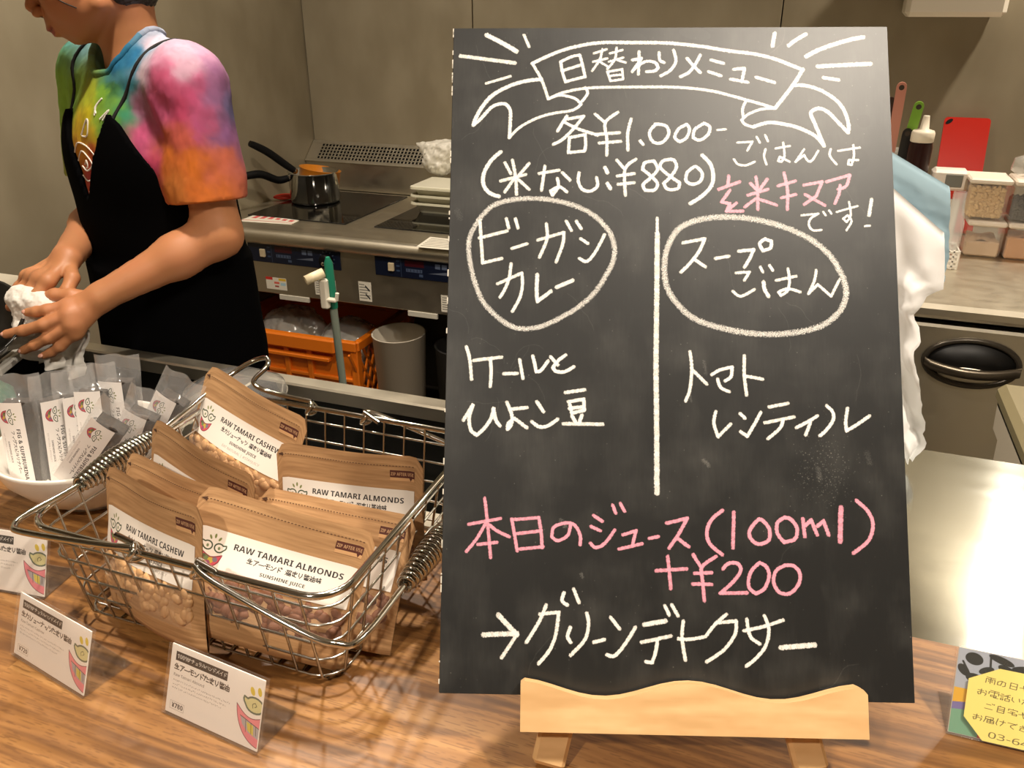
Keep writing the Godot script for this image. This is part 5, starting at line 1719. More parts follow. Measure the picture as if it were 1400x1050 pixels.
func neck_hole(p: Vector3) -> float:
	var nk := p - Vector3(-0.002, 1.40, 0.012)
	return Vector3(nk.x * 0.98, (nk.y + nk.z * 0.55) * 0.62, nk.z * 0.9 - nk.y * 0.3).length() - 0.061

func shirt_cut(p: Vector3) -> float:
	var d := shirt_d(p)
	# hem, neck opening and sleeve ends
	d = maxf(d, 0.80 - p.y)
	d = maxf(d, -neck_hole(p))
	for s in [[SL, EL], [SR, ER]]:
		if p.x * s[0].x < 0.0: continue
		var ax: Vector3 = (s[1] - s[0]).normalized()
		var t: float = (p - s[0]).dot(ax)
		var rad: float = (p - s[0] - ax * t).length()
		if t > 0.09 and absf(p.x) > 0.12:
			d = maxf(d, t - 0.186)
			if t > 0.160: d = maxf(d, 0.0445 - rad)
	return d

const SL := Vector3(0.168, 1.345, 0.0)
const EL := Vector3(0.204, 1.105, 0.010)
const SR := Vector3(-0.168, 1.345, 0.0)
const ER := Vector3(-0.185, 1.092, 0.030)

func apron_top(a: float) -> float:
	# height of the apron's upper edge round the body, a = 0 in front
	a = absf(a)
	var k := [[0.0, 1.160], [0.62, 1.305], [0.80, 1.285], [1.35, 1.16], [1.75, 1.15], [2.2, 1.24], [3.2, 1.275]]
	for i in k.size() - 1:
		if a < k[i + 1][0]: return lerpf(k[i][1], k[i + 1][1], (a - k[i][0]) / (k[i + 1][0] - k[i][0]))
	return 1.27

func apron_d(p: Vector3) -> float:
	var d := dist(torso_prims, flat(p)) * 0.85 - 0.0125
	var q := Vector3(p.x, p.y, p.z)
	var skirt := [0]
	var y := clampf(p.y, 0.42, 1.02)
	var f := (1.02 - y) / 0.60
	var rx := 0.156 + 0.045 * f
	var rz := 0.132 + 0.026 * f
	var a := atan2(p.x, p.z)
	var e := (Vector2(p.x / rx, (p.z) / rz).length() - 1.0) * minf(rx, rz) + 0.004 * sin(a * 9.0) * f
	if p.y < 0.42: e = maxf(e, 0.42 - p.y)
	if p.y > 1.02: e = maxf(e, p.y - 1.02)
	var w := maxf(0.04 - absf(d - e), 0.0) / 0.04
	d = minf(d, e) - w * w * 0.01
	return maxf(d, p.y - apron_top(a))

func dye(p: Vector3, _g: Vector3) -> Color:
	var q := p + Vector3(nz.get_noise_3d(p.x * 900, p.y * 900, p.z * 900), nz.get_noise_3d(p.x * 900 + 500, p.y * 900, p.z * 900), nz.get_noise_3d(p.x * 900, p.y * 900 + 500, p.z * 900)) * 0.018
	var sum := Vector3.ZERO
	var ws := 0.0
	for d in DYE:
		var w := 1.0 / pow(q.distance_squared_to(Vector3(d[0], d[1], d[2])) + 0.00008, 2.2)
		sum += Vector3(d[3], d[4], d[5]) * w
		ws += w
	sum /= ws * 255.0
	var c := Color(sum.x, sum.y, sum.z).srgb_to_linear() * 0.78
	var k := nz.get_noise_3d(p.x * 2600, p.y * 1500, p.z * 2600)
	return c.lerp(c * 0.72, clampf(absf(k) * 0.9 - 0.12, 0.0, 0.35))

func on_surface(fn: Callable, p: Vector3, off: float) -> Vector3:
	for i in 8:
		var h := 0.003
		var d: float = fn.call(p)
		var g := Vector3(fn.call(p + Vector3(h, 0, 0)) - fn.call(p - Vector3(h, 0, 0)), fn.call(p + Vector3(0, h, 0)) - fn.call(p - Vector3(0, h, 0)), fn.call(p + Vector3(0, 0, h)) - fn.call(p - Vector3(0, 0, h))).normalized()
		p -= g * (d - off)
	return p

func barista() -> void:
	var t := thing("person", "person in a tie-dye shirt and black apron wiping a pan at the sink", "person", Vector3(-1.145, 0, -1.22), deg_to_rad(-20.0))
	torso_prims = [cone(Vector3(0, 0.86, 0), Vector3(0, 1.00, 0), 0.165, 0.148, 0.05), cone(Vector3(0, 1.0, 0), Vector3(0, 1.12, 0.0), 0.148, 0.146, 0.05), cone(Vector3(0, 1.12, 0.012), Vector3(0, 1.25, 0.008), 0.146, 0.132, 0.05), cone(Vector3(-0.05, 1.22, 0.05), Vector3(0.05, 1.22, 0.05), 0.098, 0.098, 0.05), cone(Vector3(-0.095, 1.325, -0.005), Vector3(0.095, 1.325, -0.005), 0.072, 0.072, 0.05), cone(Vector3(0, 1.33, -0.01), Vector3(0, 1.385, -0.01), 0.085, 0.066, 0.05)]
	shirt_prims = [cone(SL, EL, 0.058, 0.060, 0.03), cone(SR, ER, 0.058, 0.060, 0.03), cone(Vector3(0.09, 1.355, -0.005), SL + Vector3(-0.01, 0.005, 0), 0.045, 0.052, 0.03), cone(Vector3(-0.09, 1.355, -0.005), SR + Vector3(0.01, 0.005, 0), 0.045, 0.052, 0.03)]

	# --- skin: one figure, coarse for the body, finer for head and hands
	var ref := Vector3(-0.020, 1.423, 0.039)
	var fh := Vector3(-0.451, 0, 0.892)
	var lh := Vector3(0.892, 0, 0.451)
	var pitch := deg_to_rad(30.0)
	var hf := fh * cos(pitch) - Vector3.UP * sin(pitch)
	var hu := fh * sin(pitch) + Vector3.UP * cos(pitch)
	var hc := ref + fh * 0.040 + Vector3.UP * 0.118
	var hb := Basis(hf, hu, lh)   # columns: forward, up, left of the head
	var H := func(x: float, y: float, z: float) -> Vector3: return hc + hf * x + hu * y + lh * z
	var S := func(a: float, b: float, z: float) -> Vector3: return ref + fh * a + Vector3.UP * b + lh * z
	var neck := [cone(Vector3(0, 1.30, -0.012), Vector3(0.0, 1.365, -0.008), 0.060, 0.054, 0.03), cone(Vector3(0.0, 1.365, -0.006), S.call(-0.038, 0.055, 0.0), 0.049, 0.046, 0.02), cone(S.call(-0.038, 0.055, 0.0), S.call(-0.02, 0.11, 0.0), 0.046, 0.05, 0.02), cone(Vector3(-0.09, 1.315, -0.012), Vector3(0.09, 1.315, -0.012), 0.036, 0.036, 0.04)]
	var head := [
		egg(H.call(-0.018, 0.030, 0), Vector3(0.096, 0.092, 0.076), 0.02, hb), egg(S.call(0.036, 0.062, 0), Vector3(0.050, 0.075, 0.060), 0.02, hb),
		cone(S.call(-0.004, 0.045, 0.050), S.call(0.034, 0.004, 0.016), 0.018, 0.016, 0.02), cone(S.call(-0.004, 0.045, -0.050), S.call(0.034, 0.004, -0.016), 0.018, 0.016, 0.02),
		cone(S.call(0.030, 0.004, 0), S.call(0.0405, -0.0045, 0), 0.018, 0.0135, 0.012), cone(S.call(0.02, 0.012, 0), S.call(-0.005, 0.03, 0), 0.022, 0.026, 0.012),
		egg(S.call(0.056, 0.022, 0), Vector3(0.0290, 0.026, 0.030), 0.014, hb),
		egg(S.call(0.048, 0.052, 0.033), Vector3(0.030, 0.032, 0.024), 0.02, hb), egg(S.call(0.048, 0.052, -0.033), Vector3(0.030, 0.032, 0.024), 0.02, hb),
		cone(S.call(0.086, 0.085, 0), S.call(0.0985, 0.041, 0), 0.008, 0.0100, 0.008), egg(S.call(0.0905, 0.032, 0.0105), Vector3(0.0105, 0.0080, 0.0068), 0.005, hb), egg(S.call(0.0905, 0.032, -0.0105), Vector3(0.0105, 0.0080, 0.0068), 0.005, hb),
		egg(S.call(0.0775, 0.0085, 0), Vector3(0.0080, 0.0052, 0.0175), 0.003, hb), egg(S.call(0.0680, 0.0005, 0), Vector3(0.0088, 0.0064, 0.0155), 0.003, hb),
		egg(H.call(0.070, 0.006, 0.031), Vector3(0.012, 0.010, 0.014), 0.008, hb), egg(H.call(0.070, 0.006, -0.031), Vector3(0.012, 0.010, 0.014), 0.008, hb),
		egg(H.call(-0.008, -0.004, 0.075), Vector3(0.017, 0.031, 0.008), 0.006, hb), egg(H.call(-0.008, -0.004, -0.075), Vector3(0.017, 0.031, 0.008), 0.006, hb)]
	head.append_array(neck)
	var arms := [cone(SL, EL, 0.043, 0.039, 0.03), cone(EL, EL.lerp(LH[0][0], 0.35), 0.039, 0.037, 0.02), cone(EL.lerp(LH[0][0], 0.35), LH[0][0], 0.037, 0.0245, 0.02), cone(SR, ER, 0.043, 0.037, 0.03), cone(ER, ER.lerp(RH[0][0], 0.35), 0.037, 0.036, 0.02), cone(ER.lerp(RH[0][0], 0.35), RH[0][0], 0.036, 0.0245, 0.02)]
	var core := [cone(Vector3(0, 0.9, 0), Vector3(0, 1.27, -0.01), 0.08, 0.08, 0.04)]
	core.append_array(arms)
	for s in [-1.0, 1.0]:
		core.append(cone(Vector3(0.08 * s, 0.86, 0), Vector3(0.085 * s, 0.47, 0.012), 0.085, 0.052, 0.03))
		core.append(cone(Vector3(0.085 * s, 0.47, 0.012), Vector3(0.09 * s, 0.09, -0.015), 0.052, 0.034, 0.03))
	var out := net_new()
	var skin := func(p: Vector3, _g: Vector3) -> Color:
		var c := rgb(192, 132, 90)
		var q := Vector3((p - hc).dot(hf), (p - hc).dot(hu), (p - hc).dot(lh))
		var ab := Vector2((p - ref).dot(fh), p.y - ref.y)
		if ab.x > 0.055 and absf(q.z) < 0.021:
			# lips lie along a line that falls towards the corners of the mouth; nostrils under the nose
			var along := (ab - Vector2(0.0770, 0.0035)).dot(Vector2(0.76, 0.65))
			if absf(along) < 0.0088 - maxf(0.0, absf(q.z) - 0.008) * 0.5: c = rgb(166, 84, 72)
			if absf(along) < 0.0016: c = rgb(104, 48, 42)
			if (ab - Vector2(0.0885, 0.0255)).length() < 0.0042 and absf(absf(q.z) - 0.0075) < 0.0035: c = rgb(92, 44, 36)
		if absf(absf(q.z) - 0.031) < 0.016 and absf(q.y - 0.024) < 0.0035 and q.x > 0.05: c = rgb(52, 34, 26)
		var n := nz.get_noise_3d(p.x * 400, p.y * 400, p.z * 400)
		return c.lerp(rgb(190, 112, 84), clampf(0.25 * n + 0.1, 0.0, 0.3)).srgb_to_linear()
	nets(out, func(p: Vector3) -> float: return dist(core, p), Vector3(-0.27, 0.04, -0.14), Vector3(0.28, 1.42, 0.22), 0.012, skin)
	nets(out, func(p: Vector3) -> float: return dist(head, p), Vector3(-0.19, 1.25, -0.10), Vector3(0.14, 1.67, 0.22), 0.0042, skin)
	for hand in [LH, RH]:
		var pr := []
		for i in 4:
			var spread: Vector3 = (hand[i][1] - (hand[1][1] + hand[2][1]) * 0.5) * 0.35
			pr.append(cone(hand[i][0] + spread, hand[i][1], 0.0132, 0.0108, 0.010))
		for i in 3: pr.append(cone(hand[i][1], hand[i + 1][1], 0.011, 0.011, 0.012))
		for i in range(4, 9):
			var c: Array = hand[i]
			var r0: float = [0.0110, 0.0113, 0.0108, 0.0098, 0.0130][i - 4]
			for k in 3: pr.append(cone(c[k], c[k + 1], r0 - 0.0011 * k, r0 - 0.0011 * (k + 1), 0.005))
		pr.append(cone(hand[0][0].lerp(EL if hand == LH else ER, 0.25), hand[0][0], 0.029, 0.0235, 0.014))
		var lo := Vector3.ONE * 9.0
		var hi := Vector3.ONE * -9.0
		for c in hand:
			for v in c:
				lo = lo.min(v)
				hi = hi.max(v)
		nets(out, func(p: Vector3) -> float: return dist(pr, p), lo - Vector3.ONE * 0.035, hi + Vector3.ONE * 0.035, 0.0033, skin)
	part("body", net_mesh(out), mat(Color.WHITE, 0.5, 0.0, {"vertex_color_use_as_albedo": true, "subsurf_scatter_enabled": true, "subsurf_scatter_strength": 0.05}), t)
	# finger nails of the near hand
	var st := begin()
	for i in range(4, 8):
		var c: Array = LH[i]
		var d: Vector3 = (c[3] - c[2]).normalized()
		var side := Vector3(0.75, 0.5, 0.45).normalized()
		side = (side - d * side.dot(d)).normalized()
		st = begin()
		ball(st, c[3] + side * 0.0060 + d * 0.002, Vector3(0.0055, 0.002, 0.004), 8, Basis(d, side, d.cross(side)))
		part("fingernail", st, mat(rgb(226, 170, 150), 0.3), t)

	# --- shirt
	out = net_new()
	nets(out, shirt_cut, Vector3(-0.30, 0.78, -0.18), Vector3(0.31, 1.48, 0.21), 0.006, dye)
	part("t_shirt", net_mesh(out), mat(Color.WHITE, 0.85, 0.0, {"vertex_color_use_as_albedo": true}), t)
	# collar band round the neck opening
	st = begin()
	var ring := []
	var tint := []
	for k in 60:
		var a := TAU * k / 60.0
		var p := Vector3(0.065 * sin(a), 1.39 - 0.03 * cos(a), 0.012 + 0.068 * cos(a))
		for i in 7:
			p = on_surface(neck_hole, p, 0.002)
			p = on_surface(shirt_d, p, -0.001)
		ring.append(p)
		tint.append(dye(p, Vector3.ZERO))
	tube(st, ring, 0.006, 8, true, tint)
	part("collar", st, mat(Color.WHITE, 0.85, 0.0, {"vertex_color_use_as_albedo": true}), t)
	# white chest print
	st = begin()
	for s in [[[0.036, 1.310], [0.028, 1.330], [0.036, 1.345], [0.044, 1.330], [0.038, 1.312]], [[-0.005, 1.270], [0.010, 1.300], [0.022, 1.292], [0.020, 1.270], [0.0, 1.268]], [[0.058, 1.300], [0.070, 1.318], [0.066, 1.296]], [[-0.045, 1.225], [-0.02, 1.252], [0.015, 1.252], [0.040, 1.232], [0.036, 1.205], [0.010, 1.190], [-0.02, 1.196], [-0.035, 1.212]], [[-0.03, 1.222], [-0.008, 1.240], [0.018, 1.236], [0.026, 1.220], [0.010, 1.206], [-0.012, 1.212]], [[0.0, 1.218], [0.010, 1.226], [0.014, 1.216], [0.006, 1.212]], [[0.052, 1.240], [0.066, 1.262], [0.080, 1.250], [0.072, 1.230], [0.056, 1.228]], [[0.0, 1.170], [0.03, 1.186], [0.05, 1.172], [0.06, 1.18]], [[0.012, 1.160], [0.034, 1.166], [0.044, 1.150]]]:
		var pts := []
		for q in s: pts.append(on_surface(shirt_d, Vector3(q[0], q[1], 0.14), 0.0008))
		tube(st, curve(pts, 5), 0.0015, 5)
	part("chest_print", st, mat(rgb(240, 236, 226), 0.7), t)

	# --- apron with thin straps
	out = net_new()
	nets(out, apron_d, Vector3(-0.25, 0.40, -0.22), Vector3(0.25, 1.33, 0.23), 0.0075)
	part("apron", net_mesh(out), mat(rgb(7, 7, 8), 0.95, 0.0, {"metallic_specular": 0.12}), t)
	for s in [-1.0, 1.0]:
		st = begin()
		var pts := []
		for q in [[0.092, 1.300, 0.13], [0.100, 1.345, 0.11], [0.108, 1.385, 0.07], [0.112, 1.41, 0.02], [0.115, 1.41, -0.03], [0.112, 1.37, -0.10], [0.105, 1.31, -0.14], [0.10, 1.27, -0.15]]:
			pts.append(on_surface(shirt_d, Vector3(q[0] * s, q[1], q[2]), 0.001))
		tube(st, curve(pts, 4), 0.0032, 6)
		part("apron_strap", st, mat(rgb(20, 19, 20), 0.8), t)

	# --- hair, tied back, and a loose strand over the cheek
	out = net_new()
	var hair := [egg(H.call(-0.028, 0.042, 0), Vector3(0.102, 0.098, 0.084), 0.02, hb), egg(H.call(-0.085, -0.01, 0), Vector3(0.045, 0.06, 0.055), 0.03, hb), egg(S.call(-0.047, 0.080, 0.018), Vector3(0.040, 0.056, 0.062), 0.02), egg(H.call(-0.135, 0.03, 0), Vector3(0.04, 0.045, 0.045), 0.02, hb)]
	nets(out, func(p: Vector3) -> float:
		var q := Vector3((p - hc).dot(hf), (p - hc).dot(hu), (p - hc).dot(lh))
		var d := dist(hair, p) + 0.0018 * sin(q.y * 500.0 + q.z * 300.0)
		var edge := lerpf(-0.022, -0.005, clampf((q.y + 0.08) / 0.08, 0.0, 1.0)) if q.y < 0.0 else -0.005 + q.y * 1.1
		return maxf(d, q.x - edge), Vector3(-0.22, 1.40, -0.16), Vector3(0.16, 1.70, 0.22), 0.006)
	part("hair", net_mesh(out), mat(rgb(36, 26, 20), 0.4), t)
	st = begin()
	var strand := []
	for q in [[0.045, 0.06, 0.066], [0.050, 0.02, 0.062], [0.050, -0.02, 0.062], [0.045, -0.05, 0.058], [0.030, -0.072, 0.052]]:
		strand.append(on_surface(func(p: Vector3) -> float: return dist(head, p), H.call(q[0], q[1], q[2]), 0.0012))
	tube(st, curve(strand, 5), 0.0011, 5)
	tube(st, curve([H.call(-0.075, -0.03, 0.05), H.call(-0.085, -0.075, 0.045), H.call(-0.075, -0.115, 0.04)], 5), 0.0011, 5)
	tube(st, curve([H.call(-0.095, -0.03, 0.04), H.call(-0.11, -0.08, 0.034), H.call(-0.10, -0.13, 0.03)], 5), 0.0011, 5)
	part("loose_strand", st, mat(rgb(40, 28, 22), 0.4), t)
	for s in [-1.0, 1.0]:
		st = begin()
		ball(st, Vector3(0.09 * s, 0.04, 0.04), Vector3(0.045, 0.04, 0.12), 16)
		box(st, Vector3(0.09 * s, 0.008, 0.04), Vector3(0.085, 0.016, 0.24), 0.006)
		part("shoe", st, M.black, t)

const CHALK := [
	[0, 34, [66, 272, 572, 342]],
	[0, 41, [308, 67, 446, 142, 587, 227]],
	[0, 27, [656, 68, 703, 183]],
	[0, 24, [307, 542, 534, 472]],
	[0, 31, [735, 347, 866, 282, 1021, 217, 1207, 168, 1393, 144, 1609, 145, 1936, 149, 2089, 160, 2319, 188, 2548, 229, 2792, 262, 2973, 311, 3123, 373, 3221, 417]],
	[0, 27, [735, 347, 821, 502, 886, 688]],
	[0, 26, [886, 693, 1021, 632, 1221, 591, 1452, 580, 1930, 578, 2159, 588, 2387, 617, 2569, 665, 2719, 710, 2840, 745, 2959, 785]],
	[0, 34, [821, 502, 682, 518, 527, 566, 373, 655, 282, 760, 221, 873, 199, 945]],
	[0, 30, [199, 945, 268, 881, 359, 776, 436, 741, 498, 747, 537, 809, 538, 921, 531, 1065]],
	[0, 25, [531, 1065, 623, 969, 776, 881, 929, 833, 1113, 801, 1190, 745, 1144, 696, 1083, 672, 990, 656, 886, 693]],
	[0, 25, [1229, 583, 1249, 632, 1221, 688, 1183, 728]],
	[0, 27, [998, 331, 1013, 421, 1044, 526]],
	[0, 27, [998, 331, 1099, 283, 1176, 266, 1199, 356, 1225, 478]],
	[0, 27, [1009, 421, 1183, 364]],
	[0, 27, [1044, 526, 1225, 478]],
	[0, 22, [1307, 250, 1423, 210]],
	[0, 22, [1299, 332, 1430, 300]],
	[0, 22, [1385, 210, 1361, 308, 1291, 421]],
	[0, 22, [1361, 332, 1438, 381]],
	[0, 22, [1454, 251, 1570, 218]],
	[0, 22, [1446, 332, 1577, 292]],
	[0, 22, [1516, 194, 1500, 308, 1430, 405]],
	[0, 22, [1523, 316, 1600, 341]],
	[0, 22, [1430, 430, 1568, 406, 1575, 503, 1460, 519, 1430, 430]],
	[0, 22, [1453, 470, 1560, 458]],
	[0, 27, [1724, 235, 1717, 455]],
	[0, 27, [1661, 316, 1746, 300, 1660, 430]],
	[0, 27, [1676, 406, 1777, 333, 1869, 341, 1899, 390, 1868, 422, 1791, 430]],
	[0, 27, [1908, 244, 1915, 317, 1953, 342]],
	[0, 27, [2042, 220, 2062, 326, 2013, 415, 1921, 471]],
	[0, 28, [2288, 269, 2240, 358, 2178, 439, 2103, 479]],
	[0, 28, [2165, 301, 2225, 375, 2285, 439]],
	[0, 28, [2386, 318, 2500, 351]],
	[0, 28, [2361, 431, 2475, 472]],
	[0, 28, [2591, 408, 2690, 400, 2664, 529]],
	[0, 28, [2561, 504, 2717, 534]],
	[0, 28, [2794, 485, 2960, 537]],
	[0, 33, [3222, 409, 3134, 554, 2960, 785]],
	[0, 33, [2974, 60, 2950, 182]],
	[0, 33, [3097, 179, 3178, 117, 3259, 69]],
	[0, 37, [3256, 285, 3388, 215, 3619, 135, 3780, 100]],
	[0, 36, [3359, 382, 3610, 369, 3837, 359]],
	[0, 30, [3405, 490, 3544, 514]],
	[0, 31, [3141, 562, 3254, 570, 3389, 618, 3521, 714, 3592, 825, 3620, 952, 3612, 1016]],
	[0, 31, [3612, 1016, 3528, 921, 3442, 825, 3368, 786, 3307, 802, 3283, 841, 3317, 937, 3359, 1047, 3393, 1142]],
	[0, 31, [3393, 1142, 3314, 1047, 3181, 976, 3046, 937, 2896, 921, 2759, 961]],
	[0, 24, [2759, 965, 2684, 937, 2655, 897, 2717, 841, 2839, 793, 2960, 785]],
	[0, 24, [2697, 713, 2665, 793, 2671, 873]],
	[0, 28, [1060, 857, 1021, 921, 975, 1001]],
	[0, 28, [1052, 889, 1213, 860, 1129, 969, 1021, 1081, 937, 1129]],
	[0, 28, [1044, 921, 1174, 985, 1342, 1041]],
	[0, 28, [1083, 1065, 1228, 1036, 1232, 1144, 1220, 1192, 1075, 1208, 1083, 1065]],
	[0, 28, [1320, 841, 1412, 921]],
	[0, 28, [1527, 822, 1412, 921, 1426, 1081, 1425, 1231]],
	[0, 28, [1335, 1033, 1541, 1017]],
	[0, 28, [1357, 1116, 1552, 1100]],
	[0, 28, [1648, 886, 1617, 1025, 1618, 1184]],
	[0, 28, [1730, 1096, 1756, 1128]],
	[0, 28, [1869, 937, 1815, 1017, 1847, 1104, 1927, 1112, 1989, 1032, 1967, 953, 1869, 934]],
	[0, 27, [2154, 937, 2077, 985, 2046, 1064, 2090, 1104, 2152, 1064, 2180, 985, 2154, 937]],
	[0, 27, [2313, 929, 2229, 985, 2212, 1064, 2272, 1088, 2349, 1032, 2363, 961, 2313, 926]],
	[0, 20, [2433, 992, 2509, 984]],
	[0, 34, [455, 1201, 364, 1288, 301, 1415, 306, 1526, 368, 1597, 444, 1623]],
	[0, 28, [495, 1304, 549, 1407]],
	[0, 28, [716, 1312, 625, 1423]],
	[0, 28, [458, 1478, 686, 1415]],
	[0, 28, [563, 1280, 595, 1446, 604, 1604]],
	[0, 28, [587, 1446, 497, 1581]],
	[0, 28, [610, 1454, 718, 1556]],
	[0, 28, [808, 1406, 991, 1374]],
	[0, 28, [861, 1335, 847, 1446, 832, 1564]],
	[0, 28, [1022, 1398, 1090, 1469]],
	[0, 28, [976, 1453, 984, 1532, 931, 1611, 915, 1572, 991, 1532, 1064, 1579]],
	[0, 28, [1174, 1398, 1166, 1477, 1204, 1555, 1279, 1571, 1340, 1523, 1333, 1445]],
	[0, 33, [1409, 1350, 1432, 1397]],
	[0, 33, [1431, 1499, 1458, 1547]],
	[0, 28, [1516, 1279, 1591, 1365]],
	[0, 28, [1690, 1271, 1591, 1365, 1594, 1609]],
	[0, 28, [1522, 1429, 1674, 1405]],
	[0, 28, [1529, 1507, 1673, 1491]],
	[0, 28, [1857, 1286, 1773, 1302, 1750, 1365, 1825, 1428, 1884, 1498, 1853, 1561, 1771, 1561, 1756, 1507, 1825, 1444, 1886, 1365, 1857, 1289]],
	[0, 28, [2012, 1270, 1936, 1286, 1913, 1349, 1995, 1427, 2084, 1490, 2068, 1545, 1978, 1553, 1941, 1498, 2010, 1427, 2056, 1349, 2042, 1286, 2012, 1270]],
	[0, 28, [2215, 1341, 2154, 1396, 2145, 1474, 2204, 1505, 2273, 1474, 2289, 1403, 2245, 1345, 2215, 1341]],
	[0, 33, [2292, 1230, 2366, 1317, 2389, 1427, 2369, 1521, 2285, 1615, 2179, 1685]],
	[0, 20, [2612, 1111, 2748, 1103, 2700, 1187]],
	[0, 20, [2578, 1269, 2614, 1316, 2689, 1324, 2765, 1292]],
	[0, 20, [2787, 1056, 2815, 1111]],
	[0, 20, [2865, 1040, 2888, 1098]],
	[0, 20, [2866, 1174, 2850, 1237, 2870, 1316]],
	[0, 20, [2957, 1166, 3085, 1142]],
	[0, 20, [3026, 1111, 3034, 1237, 3006, 1292, 2976, 1284, 2992, 1245, 3080, 1292]],
	[0, 20, [3212, 1174, 3133, 1292, 3210, 1229, 3245, 1284, 3283, 1276, 3339, 1189]],
	[0, 20, [3451, 1173, 3442, 1236, 3499, 1315]],
	[0, 20, [3518, 1189, 3714, 1157]],
	[0, 20, [3655, 1134, 3658, 1236, 3632, 1322, 3603, 1315, 3612, 1275, 3694, 1275]],
	[1, 28, [2436, 1552, 2626, 1481]],
	[1, 28, [2529, 1426, 2520, 1512]],
	[1, 28, [2723, 1496, 2774, 1551]],
	[1, 28, [2873, 1457, 2796, 1566]],
	[1, 27, [2697, 1606, 2878, 1550]],
	[1, 27, [2969, 1519, 3127, 1472]],
	[1, 27, [3201, 1511, 3366, 1479, 3309, 1612]],
	[1, 27, [3403, 1479, 3614, 1416, 3580, 1517, 3505, 1549]],
	[1, 28, [2537, 1561, 2460, 1670, 2535, 1686, 2503, 1756]],
	[1, 27, [2595, 1678, 2503, 1756, 2652, 1755]],
	[1, 28, [2773, 1436, 2785, 1560, 2784, 1739]],
	[1, 27, [2767, 1638, 2668, 1716]],
	[1, 27, [2805, 1646, 2952, 1697]],
	[1, 28, [3026, 1396, 3054, 1560, 3048, 1738]],
	[1, 27, [2999, 1630, 3127, 1598]],
	[1, 27, [3310, 1613, 3198, 1691]],
	[1, 27, [3209, 1598, 3384, 1699]],
	[1, 27, [3525, 1512, 3515, 1582, 3474, 1680]],
	[0, 20, [3173, 1792, 3322, 1776, 3253, 1823, 3236, 1884, 3272, 1930, 3346, 1927]],
	[0, 19, [3367, 1760, 3388, 1791]],
	[0, 19, [3419, 1745, 3440, 1776]],
	[0, 19, [3486, 1760, 3673, 1705]],
	[0, 19, [3600, 1667, 3610, 1790, 3571, 1852, 3542, 1822, 3581, 1791, 3616, 1844, 3568, 1929]],
	[0, 19, [3732, 1890, 3776, 1885]],
	[0, 30, [3801, 1643, 3773, 1790]],
	[0, -42, [264, 1842, 384, 1716, 536, 1661, 718, 1642, 900, 1652, 1082, 1691, 1248, 1760, 1369, 1853, 1458, 1969, 1495, 2108, 1479, 2231, 1418, 2354, 1321, 2507, 1171, 2645, 992, 2753, 843, 2822, 694, 2846, 575, 2824, 439, 2734, 318, 2606, 248, 2453, 201, 2284, 176, 2115, 190, 1990, 264, 1842]],
	[0, 29, [276, 1850, 289, 2037, 306, 2245]],
	[0, 29, [273, 2013, 523, 1947]],
	[0, 28, [306, 2245, 480, 2203]],
	[0, 29, [514, 1833, 538, 1919]],
	[0, 29, [598, 1833, 621, 1918]],
	[0, 28, [569, 2110, 705, 2066]],
	[0, 28, [803, 2031, 1037, 1959, 1029, 2064, 969, 2234]],
	[0, 28, [878, 1879, 886, 2018, 819, 2189]],
	[0, 28, [1059, 1854, 1105, 1940]],
	[0, 28, [1150, 1854, 1195, 1924]],
	[0, 28, [1190, 2017, 1255, 2060]],
	[0, 28, [1179, 2199, 1247, 2225, 1322, 2140, 1406, 1977]],
	[0, 28, [444, 2437, 661, 2336, 669, 2435, 648, 2558, 581, 2688]],
	[0, 28, [563, 2252, 549, 2375, 512, 2482, 468, 2559]],
	[0, 33, [800, 2350, 797, 2496, 805, 2595, 925, 2502]],
	[0, 33, [977, 2464, 1119, 2402]],
	[0, 26, [1880, 1820, 1880, 1967]],
	[0, 43, [1880, 1967, 1872, 2489, 1860, 3166, 1862, 3683, 1860, 4285]],
	[0, -49, [1990, 2044, 2066, 1928, 2187, 1858, 2352, 1818, 2532, 1810, 2740, 1828, 2947, 1878, 3123, 1946, 3283, 2038, 3412, 2160, 3495, 2296, 3541, 2432, 3536, 2568, 3465, 2689, 3330, 2795, 3153, 2849, 2947, 2876, 2742, 2875, 2537, 2846, 2333, 2795, 2157, 2714, 2041, 2594, 1968, 2473, 1941, 2336, 1950, 2167, 1990, 2044]],
	[0, 29, [2109, 2051, 2304, 2012, 2257, 2120, 2180, 2227, 2090, 2320]],
	[0, 29, [2203, 2197, 2306, 2270]],
	[0, 29, [2397, 2193, 2516, 2172]],
	[0, 29, [2606, 2126, 2740, 2110, 2701, 2194, 2655, 2271]],
	[0, 29, [2839, 2012, 2794, 2056, 2821, 2120, 2889, 2093, 2898, 2032, 2839, 2012]],
	[0, 25, [2579, 2324, 2698, 2316, 2651, 2392]],
	[0, 25, [2546, 2492, 2618, 2537, 2738, 2475]],
	[0, 25, [2795, 2270, 2816, 2315]],
	[0, 25, [2877, 2254, 2905, 2300]],
	[0, 25, [2932, 2391, 3110, 2352]],
	[0, 25, [3039, 2284, 3050, 2390, 3032, 2481, 2972, 2527, 2951, 2497, 3033, 2466, 3142, 2495]],
	[0, 24, [3289, 2297, 3271, 2389, 3215, 2510, 3299, 2426, 3356, 2479, 3413, 2531, 3492, 2380]],
	[0, 32, [2821, 2407, 2827, 2467, 2862, 2535]],
	[0, 29, [173, 3012, 204, 3117, 225, 3304]],
	[0, 29, [242, 3135, 490, 3103]],
	[0, 29, [391, 3123, 399, 3236, 393, 3367]],
	[0, 29, [511, 3252, 630, 3248]],
	[0, 29, [651, 3125, 666, 3203, 682, 3292]],
	[0, 29, [767, 3090, 785, 3157, 800, 3232, 844, 3216, 904, 3134]],
	[0, 29, [926, 3096, 992, 3170]],
